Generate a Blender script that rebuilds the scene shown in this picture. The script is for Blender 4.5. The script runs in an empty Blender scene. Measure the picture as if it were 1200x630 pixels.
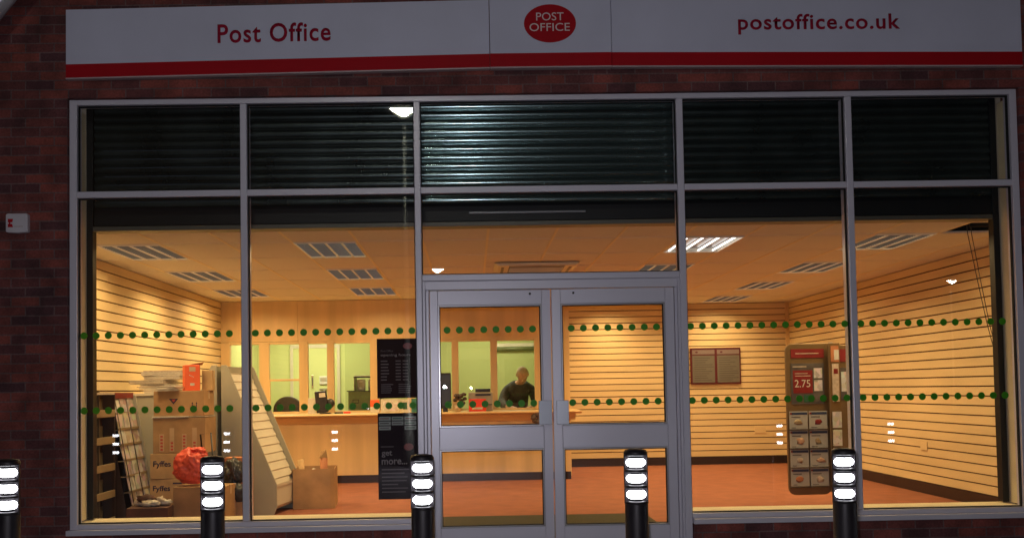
import bpy, bmesh, math, random
from mathutils import Vector, Matrix
random.seed(7)
sc = bpy.context.scene
col = sc.collection
R = math.radians
FL = 1.277            # the camera's height above the floor

# ------------------------------------------------------------------ materials
def mat(name, rgb, rough=.6, metal=0., spec=.5, noise=0., nscale=8., bump=0., bscale=60., emit=None, estr=0., stretch=(1,1,1)):
    m = bpy.data.materials.new(name); m.use_nodes = True
    nt = m.node_tree; b = nt.nodes['Principled BSDF']
    b.inputs['Base Color'].default_value = (*rgb, 1)
    b.inputs['Roughness'].default_value = rough
    b.inputs['Metallic'].default_value = metal
    b.inputs['Specular IOR Level'].default_value = spec
    tc = nt.nodes.new('ShaderNodeTexCoord'); mp = nt.nodes.new('ShaderNodeMapping')
    mp.inputs['Scale'].default_value = stretch
    nt.links.new(tc.outputs['Object'], mp.inputs['Vector'])
    if noise:
        n = nt.nodes.new('ShaderNodeTexNoise'); n.inputs['Scale'].default_value = nscale; n.inputs['Detail'].default_value = 6
        nt.links.new(mp.outputs[0], n.inputs['Vector'])
        mr = nt.nodes.new('ShaderNodeMapRange'); mr.inputs[1].default_value = .3; mr.inputs[2].default_value = .7
        mr.inputs[3].default_value = 1-noise; mr.inputs[4].default_value = 1+noise
        nt.links.new(n.outputs['Fac'], mr.inputs[0])
        mx = nt.nodes.new('ShaderNodeVectorMath'); mx.operation = 'SCALE'; mx.inputs[0].default_value = rgb
        nt.links.new(mr.outputs[0], mx.inputs['Scale'])
        nt.links.new(mx.outputs[0], b.inputs['Base Color'])
        r2 = nt.nodes.new('ShaderNodeMapRange'); r2.inputs[3].default_value = max(.02, rough-.12); r2.inputs[4].default_value = min(1, rough+.12)
        nt.links.new(n.outputs['Fac'], r2.inputs[0]); nt.links.new(r2.outputs[0], b.inputs['Roughness'])
    if bump:
        n = nt.nodes.new('ShaderNodeTexNoise'); n.inputs['Scale'].default_value = bscale; n.inputs['Detail'].default_value = 4
        nt.links.new(mp.outputs[0], n.inputs['Vector'])
        bp = nt.nodes.new('ShaderNodeBump'); bp.inputs['Strength'].default_value = bump; bp.inputs['Distance'].default_value = .01
        nt.links.new(n.outputs['Fac'], bp.inputs['Height']); nt.links.new(bp.outputs[0], b.inputs['Normal'])
    if emit:
        b.inputs['Emission Color'].default_value = (*emit, 1); b.inputs['Emission Strength'].default_value = estr
    return m

def brick_mat():
    m = bpy.data.materials.new('brick'); m.use_nodes = True; nt = m.node_tree; b = nt.nodes['Principled BSDF']
    L = nt.links.new
    tc = nt.nodes.new('ShaderNodeTexCoord'); sp = nt.nodes.new('ShaderNodeSeparateXYZ'); cb = nt.nodes.new('ShaderNodeCombineXYZ')
    ad = nt.nodes.new('ShaderNodeMath'); ad.operation = 'ADD'
    L(tc.outputs['Object'], sp.inputs[0]); L(sp.outputs['X'], ad.inputs[0]); L(sp.outputs['Y'], ad.inputs[1])
    L(ad.outputs[0], cb.inputs['X']); L(sp.outputs['Z'], cb.inputs['Y'])
    wn = nt.nodes.new('ShaderNodeTexNoise'); wn.inputs['Scale'].default_value = 9; L(cb.outputs[0], wn.inputs['Vector'])
    wm = nt.nodes.new('ShaderNodeVectorMath'); wm.operation = 'SCALE'; wm.inputs['Scale'].default_value = .006; L(wn.outputs['Color'], wm.inputs[0])
    wa = nt.nodes.new('ShaderNodeVectorMath'); wa.operation = 'ADD'; L(cb.outputs[0], wa.inputs[0]); L(wm.outputs[0], wa.inputs[1])
    br = nt.nodes.new('ShaderNodeTexBrick'); L(wa.outputs[0], br.inputs['Vector'])
    br.inputs['Scale'].default_value = 1; br.inputs['Brick Width'].default_value = .222; br.inputs['Row Height'].default_value = .0735
    br.inputs['Mortar Size'].default_value = .0055; br.inputs['Mortar Smooth'].default_value = .25; br.inputs['Bias'].default_value = -.1
    br.inputs['Color1'].default_value = (.23,.052,.04,1); br.inputs['Color2'].default_value = (.055,.022,.03,1); br.inputs['Mortar'].default_value = (.14,.085,.085,1)
    n = nt.nodes.new('ShaderNodeTexNoise'); n.inputs['Scale'].default_value = 5; n.inputs['Detail'].default_value = 8; L(tc.outputs['Object'], n.inputs['Vector'])
    mr = nt.nodes.new('ShaderNodeMapRange'); mr.inputs[1].default_value = .3; mr.inputs[2].default_value = .7; mr.inputs[3].default_value = .55; mr.inputs[4].default_value = 1.4
    L(n.outputs['Fac'], mr.inputs[0])
    n2 = nt.nodes.new('ShaderNodeTexNoise'); n2.inputs['Scale'].default_value = 60; n2.inputs['Detail'].default_value = 3; L(tc.outputs['Object'], n2.inputs['Vector'])
    m2 = nt.nodes.new('ShaderNodeMapRange'); m2.inputs[1].default_value = .3; m2.inputs[2].default_value = .7; m2.inputs[3].default_value = .75; m2.inputs[4].default_value = 1.2
    L(n2.outputs['Fac'], m2.inputs[0])
    mm = nt.nodes.new('ShaderNodeMath'); mm.operation = 'MULTIPLY'; L(mr.outputs[0], mm.inputs[0]); L(m2.outputs[0], mm.inputs[1])
    sv = nt.nodes.new('ShaderNodeVectorMath'); sv.operation = 'SCALE'; L(br.outputs['Color'], sv.inputs[0]); L(mm.outputs[0], sv.inputs['Scale'])
    L(sv.outputs[0], b.inputs['Base Color'])
    b.inputs['Roughness'].default_value = .8
    hs = nt.nodes.new('ShaderNodeMath'); hs.operation = 'MULTIPLY_ADD'; hs.inputs[1].default_value = -1.
    L(br.outputs['Fac'], hs.inputs[0])
    h3 = nt.nodes.new('ShaderNodeMath'); h3.operation = 'MULTIPLY'; h3.inputs[1].default_value = .35; L(n2.outputs['Fac'], h3.inputs[0]); L(h3.outputs[0], hs.inputs[2])
    bp = nt.nodes.new('ShaderNodeBump'); bp.inputs['Strength'].default_value = .7; bp.inputs['Distance'].default_value = .008
    L(hs.outputs[0], bp.inputs['Height']); L(bp.outputs[0], b.inputs['Normal'])
    return m

def glass_mat(name, tint=(1,1,1), f0=.045, rough=0.):
    m = bpy.data.materials.new(name); m.use_nodes = True; nt = m.node_tree; L = nt.links.new
    for n in list(nt.nodes): nt.nodes.remove(n)
    out = nt.nodes.new('ShaderNodeOutputMaterial'); mx = nt.nodes.new('ShaderNodeMixShader')
    tr = nt.nodes.new('ShaderNodeBsdfTransparent'); tr.inputs[0].default_value = (*tint, 1)
    gl = nt.nodes.new('ShaderNodeBsdfGlossy'); gl.inputs['Roughness'].default_value = rough; gl.inputs[0].default_value = (1,1,1,1)
    lw = nt.nodes.new('ShaderNodeLayerWeight'); lw.inputs['Blend'].default_value = .5
    pw = nt.nodes.new('ShaderNodeMath'); pw.operation = 'POWER'; pw.inputs[1].default_value = 5; L(lw.outputs['Facing'], pw.inputs[0])
    ma = nt.nodes.new('ShaderNodeMath'); ma.operation = 'MULTIPLY_ADD'; ma.inputs[1].default_value = 1-f0; ma.inputs[2].default_value = f0
    L(pw.outputs[0], ma.inputs[0]); L(ma.outputs[0], mx.inputs[0]); L(tr.outputs[0], mx.inputs[1]); L(gl.outputs[0], mx.inputs[2])
    L(mx.outputs[0], out.inputs[0]); return m

def card_mat(name, base, seed, sc_=9.):
    """printed card / leaflet covers: patches of colour"""
    m = mat(name, base, .45); nt = m.node_tree; L = nt.links.new; b = nt.nodes['Principled BSDF']
    tc = nt.nodes.new('ShaderNodeTexCoord'); v = nt.nodes.new('ShaderNodeTexVoronoi'); v.inputs['Scale'].default_value = sc_
    mp = nt.nodes.new('ShaderNodeMapping'); mp.inputs['Location'].default_value = (seed, seed*1.7, 0); L(tc.outputs['Object'], mp.inputs[0]); L(mp.outputs[0], v.inputs['Vector'])
    hsv = nt.nodes.new('ShaderNodeHueSaturation'); hsv.inputs['Saturation'].default_value = .35; L(v.outputs['Color'], hsv.inputs['Color'])
    mx = nt.nodes.new('ShaderNodeMix'); mx.data_type = 'RGBA'; mx.inputs[0].default_value = .4; mx.inputs[6].default_value = (*base,1); L(hsv.outputs[0], mx.inputs[7])
    L(mx.outputs[2], b.inputs['Base Color']); return m

M = dict(
 brick=brick_mat(),
 frame=mat('frame', (.66,.64,.74), .33, .12, .5),
 frame_gap=mat('gap', (.01,.01,.01), .9),
 sign=mat('sign', (.60,.61,.76), .5, spec=.3, noise=.05, nscale=2, bump=.02, bscale=4),
 signred=mat('signred', (.42,.006,.014), .6, spec=.15, noise=.06, nscale=4),
 signedge=mat('signedge', (.5,.4,.42), .4),
 textred=mat('textred', (.34,.005,.03), .6, spec=.2),
 white=mat('white', (.75,.75,.75), .5),
 text_white=mat('text_white', (.72,.62,.62), .5),
 alarm=mat('alarm', (.62,.58,.64), .4, noise=.05),
 reveal=mat('reveal', (.86,.76,.50), .7, noise=.06, nscale=6),
 maple=mat('maple', (.66,.46,.22), .45, noise=.13, nscale=5, stretch=(1,1,.08)),
 mapleh=mat('maple_h', (.68,.46,.21), .4, noise=.16, nscale=6, stretch=(.1,1,1.5)),
 board=mat('board', (.66,.50,.27), .5, noise=.10, nscale=3, stretch=(.3,.3,2)),
 groove=mat('groove', (.07,.007,.004), .7),
 skirt=mat('skirt', (.018,.008,.008), .4),
 tile=mat('tile', (.70,.67,.60), .9, noise=.05, nscale=30, bump=.15, bscale=150),
 tbar=mat('tbar', (.78,.66,.42), .5),
 plaster=mat('plaster', (.6,.52,.4), .8, noise=.05),
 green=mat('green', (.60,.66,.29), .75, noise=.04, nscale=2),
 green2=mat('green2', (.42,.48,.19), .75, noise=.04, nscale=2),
 carpet=mat('carpet', (.275,.105,.06), .9, noise=.13, nscale=5, bump=.5, bscale=300, spec=.1),
 mat_dark=mat('mat_dark', (.055,.05,.03), .95, noise=.3, nscale=120, bump=.5, bscale=200, spec=.1),
 pave=mat('pave', (.10,.095,.10), .85, noise=.3, nscale=6, bump=.3),
 shutter=mat('shutter', (.06,.08,.08), .3, .75, noise=.2, nscale=3, bump=.02, bscale=30),
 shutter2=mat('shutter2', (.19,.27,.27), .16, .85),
 shutdark=mat('shutdark', (.012,.014,.018), .45, .3),
 shutbar=mat('shutbar', (.14,.135,.11), .45, .4),
 alu=mat('alu', (.75,.70,.60), .22, .9),
 steel=mat('steel', (.26,.27,.30), .34, .7),
 void=mat('void', (.006,.006,.007), .9),
 tube2=mat('tube2', (.8,.8,.8), .4, emit=(1,.97,.9), estr=3.),
 cream=mat('cream', (.85,.80,.68), .3),
 tube=mat('tube', (.8,.8,.8), .4, emit=(1,.86,.6), estr=4.5),
 ac=mat('ac', (.68,.60,.44), .45), grille=mat('grille', (.22,.18,.12), .5),
 bollard=mat('bollard', (.018,.014,.018), .45, .4, noise=.2, nscale=12, bump=.05),
 led=mat('led', (1,1,1), .3, emit=(.93,.95,1), estr=15.),
 lamp=mat('lamp', (1,1,1), .3, emit=(1,.97,.82), estr=300.),
 lampbody=mat('lampbody', (.35,.36,.3), .4, .5),
 card=mat('card', (.42,.25,.115), .85, noise=.22, nscale=5, bump=.05, bscale=40),
 card2=mat('card2', (.50,.32,.15), .85, noise=.2, nscale=6, bump=.05, bscale=40),
 cardin=mat('cardin', (.26,.15,.065), .9, noise=.1),
 darkcard=mat('darkcard', (.10,.045,.03), .8, noise=.3, nscale=14),
 tape=mat('tape', (.55,.38,.22), .35), ink=mat('ink', (.03,.02,.06), .6), redink=mat('redink', (.5,.06,.04), .6),
 orange=mat('orange', (.80,.12,.03), .5, noise=.05), orange2=mat('orange2', (.45,.17,.07), .6, noise=.15),
 redbag=mat('redbag', (.80,.11,.065), .38, noise=.12, nscale=8, bump=.9, bscale=16),
 blackbag=mat('blackbag', (.03,.03,.028), .38, noise=.3, nscale=10, bump=.6, bscale=25),
 paper=mat('paper', (.58,.54,.46), .7, noise=.12, nscale=30), paper2=mat('paper2', (.52,.42,.32), .7, noise=.2, nscale=30),
 news=mat('news', (.50,.45,.38), .7, noise=.4, nscale=40, stretch=(1,1,6)),
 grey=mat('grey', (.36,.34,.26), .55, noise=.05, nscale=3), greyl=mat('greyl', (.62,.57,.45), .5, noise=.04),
 rackwood=mat('rackwood', (.17,.125,.07), .55, noise=.2, nscale=8), rackdark=mat('rackdark', (.06,.035,.025), .6, noise=.2, nscale=8), rackledge=mat('rackledge', (.30,.22,.12), .5, noise=.1),
 bronze=mat('bronze', (.20,.125,.055), .4, .35, noise=.08), bronzed=mat('bronzed', (.10,.06,.03), .4, .3),
 standred=mat('standred', (.20,.015,.014), .45, noise=.15, nscale=8), standdark=mat('standdark', (.10,.085,.075), .4, noise=.3, nscale=10),
 blue=mat('blue', (.03,.045,.10), .45), leafpaper=mat('leafpaper', (.38,.37,.33), .6),
 leafimg=card_mat('leafimg', (.55,.50,.40), 3., 22),
 boardred=mat('boardred', (.07,.003,.010), .4), boardpaper=mat('boardpaper', (.11,.10,.085), .6, noise=.06, nscale=12), boardhead=mat('boardhead', (.16,.12,.12), .6), faint=mat('faint', (.07,.06,.055), .7),
 poster=mat('poster', (.02,.009,.015), .7, spec=.2), postertext=mat('postertext', (.38,.33,.34), .5), posterfaint=mat('posterfaint', (.14,.105,.115), .5), posterred=mat('posterred', (.26,.03,.035), .5), posterplaque=mat('posterplaque', (.34,.37,.34), .5), greenink=mat('greenink', (.02,.10,.05), .6),
 dot=mat('dot', (.055,.36,.006), .55),
 skin=mat('skin', (.50,.30,.19), .5, noise=.06, nscale=20), hair=mat('hair', (.44,.36,.24), .8, noise=.3, nscale=60),
 shirt=mat('shirt', (.035,.04,.035), .8, noise=.55, nscale=45), shoe=mat('shoe', (.02,.018,.015), .4), trouser=mat('trouser', (.03,.03,.045), .8),
 black=mat('black', (.018,.016,.018), .4, noise=.15), machine=mat('machine', (.34,.32,.26), .5, noise=.05), dkgreen=mat('dkgreen', (.14,.17,.07), .5, .2, noise=.1),
 red=mat('red', (.75,.05,.02), .45), teal=mat('teal', (.03,.16,.14), .5), plastic=mat('plastic', (.68,.68,.62), .4),
 petal=mat('petal', (.10,.07,.055), .7, noise=.4, nscale=30),
 glass=glass_mat('glass'), glass_in=glass_mat('glass_in', f0=.03), rail=mat('rail', (.48,.47,.50), .25, .3),
)
cards = [card_mat('cards%d' % i, c, i*2.3+1, 14) for i, c in enumerate([(.40,.32,.20), (.30,.19,.10), (.22,.10,.055), (.33,.30,.20)])]

# ------------------------------------------------------------------ helpers
class MB:
    def __init__(s): s.bm = bmesh.new(); s.mats = []
    def mi(s, m):
        m = M[m] if isinstance(m, str) else m
        if m not in s.mats: s.mats.append(m)
        return s.mats.index(m)
    def faces(s, vs, fs, m, smooth=False, T=None):
        i = s.mi(m); v = [s.bm.verts.new(T @ Vector(p) if T else p) for p in vs]
        for f in fs:
            try:
                fc = s.bm.faces.new([v[k] for k in f]); fc.material_index = i; fc.smooth = smooth
            except ValueError: pass
        return s
    def box(s, x0, x1, y0, y1, z0, z1, m, T=None):
        if x0 > x1: x0, x1 = x1, x0
        if y0 > y1: y0, y1 = y1, y0
        if z0 > z1: z0, z1 = z1, z0
        return s.faces([(x0,y0,z0),(x1,y0,z0),(x1,y1,z0),(x0,y1,z0),(x0,y0,z1),(x1,y0,z1),(x1,y1,z1),(x0,y1,z1)],
                [(0,3,2,1),(4,5,6,7),(0,1,5,4),(1,2,6,5),(2,3,7,6),(3,0,4,7)], m, T=T)
    def prism(s, pts, a, b, axis, m):
        """pts: outline in the two other axes (x,z for axis y; y,z for axis x; x,y for axis z)"""
        n = len(pts)
        def P(p, t): return {'y': (p[0], t, p[1]), 'x': (t, p[0], p[1]), 'z': (p[0], p[1], t)}[axis]
        vs = [P(p, a) for p in pts] + [P(p, b) for p in pts]
        s.faces(vs, [tuple(range(n)), tuple(range(2*n-1, n-1, -1))] + [(i, (i+1) % n, n+(i+1) % n, n+i) for i in range(n)], m); return s
    def lathe(s, prof, c, m, seg=28, smooth=True, axis='z', sx=1, sy=1):
        vs = []; fs = []
        for (r, h) in prof:
            for k in range(seg):
                a = 2*math.pi*k/seg; u, v = r*math.cos(a)*sx, r*math.sin(a)*sy
                vs.append({'z': (c[0]+u, c[1]+v, c[2]+h), 'y': (c[0]+u, c[1]+h, c[2]+v), 'x': (c[0]+h, c[1]+u, c[2]+v)}[axis])
        for i in range(len(prof)-1):
            for k in range(seg):
                a, b = i*seg+k, i*seg+(k+1) % seg; fs.append((a, b, b+seg, a+seg))
        fs.append(tuple(range(seg))[::-1]); fs.append(tuple(range((len(prof)-1)*seg, len(prof)*seg)))
        return s.faces(vs, fs, m, smooth)
    def tube(s, pts, r, m, seg=10):
        pts = [Vector(p) for p in pts]; vs = []; fs = []
        for i, p in enumerate(pts):
            d = (pts[min(i+1, len(pts)-1)] - pts[max(i-1, 0)]).normalized()
            a = d.orthogonal().normalized() if i == 0 else (a - d*a.dot(d)).normalized()
            b = d.cross(a)
            for k in range(seg):
                t = 2*math.pi*k/seg; vs.append(p + a*r*math.cos(t) + b*r*math.sin(t))
        for i in range(len(pts)-1):
            for k in range(seg):
                q, w = i*seg+k, i*seg+(k+1) % seg; fs.append((q, w, w+seg, q+seg))
        fs.append(tuple(range(seg))[::-1]); fs.append(tuple(range((len(pts)-1)*seg, len(pts)*seg)))
        return s.faces(vs, fs, m, True)
    def blob(s, c, r, m, amp=.15, seed=0, sub=3, fr=3.):
        from mathutils import noise
        b2 = bmesh.new(); bmesh.ops.create_icosphere(b2, subdivisions=sub, radius=1)
        i = s.mi(m); mp = {}
        for v in b2.verts:
            p = v.co; k = 1 + amp*noise.noise(p*fr+Vector((seed, seed*2, 0))) - amp*.9*abs(noise.noise(p*fr*1.7+Vector((seed, 0, 5)))) - amp*.5*abs(noise.noise(p*fr*4+Vector((0, seed, 5))))
            q = Vector((p.x*r[0]*k, p.y*r[1]*k, max(p.z*r[2]*k, -r[2]*.82)))
            mp[v] = s.bm.verts.new(Vector(c)+q)
        for f in b2.faces:
            fc = s.bm.faces.new([mp[v] for v in f.verts]); fc.material_index = i; fc.smooth = True
        b2.free(); return s
    def build(s, name, parent=None, bevel=0., label=None, recalc=True):
        me = bpy.data.meshes.new(name)
        if recalc: bmesh.ops.recalc_face_normals(s.bm, faces=s.bm.faces)
        o = bpy.data.objects.new(name, me); col.objects.link(o)
        off = Vector((0,0,0))
        if parent is not None:
            q = parent
            while q is not None: off += q.location; q = q.parent
            o.parent = parent
        else:
            xs = [v.co for v in s.bm.verts]
            off = Vector(((min(v.x for v in xs)+max(v.x for v in xs))/2, (min(v.y for v in xs)+max(v.y for v in xs))/2, min(v.z for v in xs)))
            o.location = off
        bmesh.ops.translate(s.bm, verts=s.bm.verts, vec=-off)
        s.bm.to_mesh(me); s.bm.free()
        for m in s.mats: me.materials.append(m)
        if bevel:
            b = o.modifiers.new('bevel', 'BEVEL'); b.width = bevel; b.segments = 2; b.limit_method = 'ANGLE'; b.angle_limit = R(40)
        if label: o['label'] = label
        return o

def tag(o, label, cat, group=None):
    o['label'] = label; o['category'] = cat
    if group: o['group'] = group
    return o
def thing(name, label, cat, loc=(0,0,0), group=None):
    o = bpy.data.objects.new(name, None); o.empty_display_size = .1; col.objects.link(o); o.location = loc
    return tag(o, label, cat, group)
def structure(o): o['kind'] = 'structure'; return o
def copy_tree(o, parent=None):
    c = o.copy(); col.objects.link(c)
    if parent is not None: c.parent = parent
    for ch in list(o.children): copy_tree(ch, c)
    return c

def text_bm(s, x0, x1, z0, z1, y, m, thick=.004, weight=0., spacing=1., tilt=0., T=None):
    """returns an MB holding the words, scaled so that the letters fill x0..x1, z0..z1, facing -Y (or placed by T)"""
    cu = bpy.data.curves.new('t', 'FONT'); cu.body = s; cu.size = 1; cu.offset = weight; cu.space_character = spacing; cu.resolution_u = 4
    o = bpy.data.objects.new('t', cu); col.objects.link(o)
    bpy.context.view_layer.update()
    me = bpy.data.meshes.new_from_object(o.evaluated_get(bpy.context.evaluated_depsgraph_get()))
    bpy.data.objects.remove(o); bpy.data.curves.remove(cu)
    xs = [v.co.x for v in me.vertices]; ys = [v.co.y for v in me.vertices]
    ax, bx, ay, by = min(xs), max(xs), min(ys), max(ys)
    b = MB(); i = b.mi(m); b2 = bmesh.new(); b2.from_mesh(me)
    bmesh.ops.dissolve_limit(b2, angle_limit=.01, verts=b2.verts, edges=b2.edges)
    ex = bmesh.ops.extrude_face_region(b2, geom=list(b2.faces))
    moved = set(v for v in ex['geom'] if isinstance(v, bmesh.types.BMVert))
    for v in b2.verts:
        x = x0+(v.co.x-ax)/(bx-ax)*(x1-x0); z = z0+(v.co.y-ay)/(by-ay)*(z1-z0)+(x-x0 if x0 < x1 else 0)*tilt
        v.co = Vector((x, y-thick if v in moved else y, z))
        if T: v.co = T @ v.co
    b2.to_mesh(me); b2.free(); bpy.data.meshes.remove
    b.bm.from_mesh(me)
    for f in b.bm.faces: f.material_index = i
    bpy.data.meshes.remove(me)
    return b

# ------------------------------------------------------------------ ground, floor
structure(MB().box(-60,60,-60,-.03,-.2,0,'pave').build('pavement'))
b = MB(); b.box(-3.7,5.3,.02,9.4,-.15,.004,'carpet'); structure(b.build('floor'))
b = MB(); b.box(-60,60,-.03,.02,-.2,.0,'pave'); structure(b.build('threshold'))
b = MB(); b.box(-.36,1.72,.32,2.25,.004,.014,'mat_dark'); tag(b.build('door_mat', bevel=.004), 'dark olive entrance mat on the carpet just inside the double doors', 'mat')

# ------------------------------------------------------------------ building
bld = thing('shop_building', 'dark red brick shop wall around the glazed front, under the signboards', 'building', (.63,0,0))
ZT = 3.60; XL, XR = -3.12, 4.375
b = MB()
b.box(-9,XL-.004,-.035,.24,0,8,'brick'); b.box(XR+.004,11,-.035,.24,0,8,'brick'); b.box(XL-.004,XR+.004,-.035,.24,ZT+.004,8,'brick')
b.box(XL-.004,-.43,-.035,.24,0,.208,'brick'); b.box(1.71,XR+.004,-.035,.24,0,.208,'brick')
b.build('brick_wall', bld)
for a_ in ((-3.72,-3.085,.245,.30,0,3.9),(4.345,5.3,.245,.30,0,3.9)): b = MB(); b.box(*a_,'plaster'); b.build('inner_wall', bld)
for a_ in ((XL,-3.085,.10,.24,.3,3.55),(4.345,XR,.10,.24,.3,3.55)): b = MB(); b.box(*a_,'reveal'); b.build('window_reveal', bld, bevel=.002)
for a_ in ((-3.085,-.44,.13,.36,.262,.292),(1.72,4.345,.13,.36,.262,.292)): b = MB(); b.box(*a_,'reveal'); b.build('window_board', bld, bevel=.002)
for a_ in ((-3.085,-.44,.245,.34,0,.26),(1.72,4.345,.245,.34,0,.26)): b = MB(); b.box(*a_,'plaster'); b.build('inner_wall', bld)
b = MB(); b.box(-3.9,5.5,.42,.5,2.66,3.9,'void'); b.build('lintel', bld)
b = MB(); b.box(-3.9,5.5,.3,9.5,3.9,4.,'void'); b.box(-3.95,-3.72,.25,9.5,0,3.9,'void'); b.box(5.25,5.5,.25,9.5,0,3.9,'void'); b.box(-3.9,5.5,9.45,9.6,0,3.9,'void'); b.build('roof_slab', bld)

# slatted walls
def slats(name, label, fixed, a, c, axis, face, z1=2.63):
    """face: +1 boards face the positive direction of the fixed axis"""
    b = MB(); t = .018
    def bx(u0, u1, d0, d1, z0, z1, m):
        if axis == 'x': b.box(min(fixed-face*d0, fixed-face*d1), max(fixed-face*d0, fixed-face*d1), u0, u1, z0, z1, m)
        else: b.box(u0, u1, min(fixed-face*d0, fixed-face*d1), max(fixed-face*d0, fixed-face*d1), z0, z1, m)
    z = z1
    while z > .13:
        zb = max(z-.1+.007, .13)
        bx(a, c, 0, t, zb, z-.007, 'board'); z -= .1
    o = b.build('boards', None)
    b = MB()
    def bx2(d0, d1, z0, z1, m):
        if axis == 'x': b.box(min(fixed-face*d0, fixed-face*d1), max(fixed-face*d0, fixed-face*d1), a, c, z0, z1, m)
        else: b.box(a, c, min(fixed-face*d0, fixed-face*d1), max(fixed-face*d0, fixed-face*d1), z0, z1, m)
    bx2(t+.001, t+.03, .0, z1, 'groove')
    p = b.build('backing', None)
    b = MB(); bx2(-.012, t, .005, .128, 'skirt'); q = b.build('skirting', None)
    t_ = thing(name, label, 'wall', (fixed if axis == 'x' else (a+c)/2, (a+c)/2 if axis == 'x' else fixed, 0))
    for o_ in (o, p, q):
        o_.parent = t_; o_.location = o_.location - t_.location
    return t_
wl = slats('slatted_wall', 'maple slatted wall running back along the left of the room behind the cardboard boxes', -3.67, .31, 6.86, 'x', 1)
wr = slats('slatted_wall', 'long maple slatted wall on the right of the room, bare from window to corner', 5.2, .31, 8.3, 'x', -1)
wb = slats('slatted_wall', 'maple slatted wall across the back right of the room, holding the red framed notice board', 8.3, 1.47, 5.2, 'y', -1)
b = MB(); b.box(5.15,5.2,8.25,8.3,.13,2.63,'maple'); b.build('corner_post', wb)

# ------------------------------------------------------------------ ceiling
GX, GY = .587, .98
xl = [-3.36+GX*k for k in range(-1, 16)]; yl = [.17+GY*k for k in range(0, 10)]
light_cells = {(-3.36,r) for r in (1,3,5)} | {(-1.599,r) for r in (1,3,5)} | {(1.923,r) for r in (1,3,5,7)} | {(3.684,r) for r in (1,3,5,7)}
def is_light(x, j): return any(abs(x-a) < .05 and j == r for a, r in light_cells)
b = MB(); lights = []
for i in range(len(xl)-1):
    for j in range(len(yl)-1):
        x0, x1, y0, y1 = max(xl[i],-3.7), min(xl[i+1],5.25), max(yl[j],.36), min(yl[j+1],9.4)
        if x1 <= x0 or y1 <= y0: continue
        if is_light(xl[i], j): lights.append((xl[i], yl[j])); continue
        if abs(xl[i]-4.271) < .05 and j == 0: y1 = .62
        b.box(x0+.010, x1-.010, y0+.010, y1-.010, 2.632+random.uniform(0,.0015), 2.65, 'tile')
ceil = structure(b.build('ceiling'))
b = MB()
for x in xl:
    if -3.7 < x < 5.2: b.box(x-.011, x+.011, .36, 9.4, 2.628, 2.646, 'tbar')
for y in yl[1:]:
    for i in range(len(xl)-1): b.box(max(xl[i]+.0112,-3.7), min(xl[i+1]-.0112,5.2), y-.009, y+.009, 2.6285, 2.646, 'tile')
o = b.build('ceiling_grid'); structure(o)
b = MB(); b.box(4.285,4.845,.62,.64,2.6,3.0,'void'); b.box(4.2,4.95,.5,1.2,3.0,3.02,'void'); b.build('ceiling_void').__setitem__('kind','structure')

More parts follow.
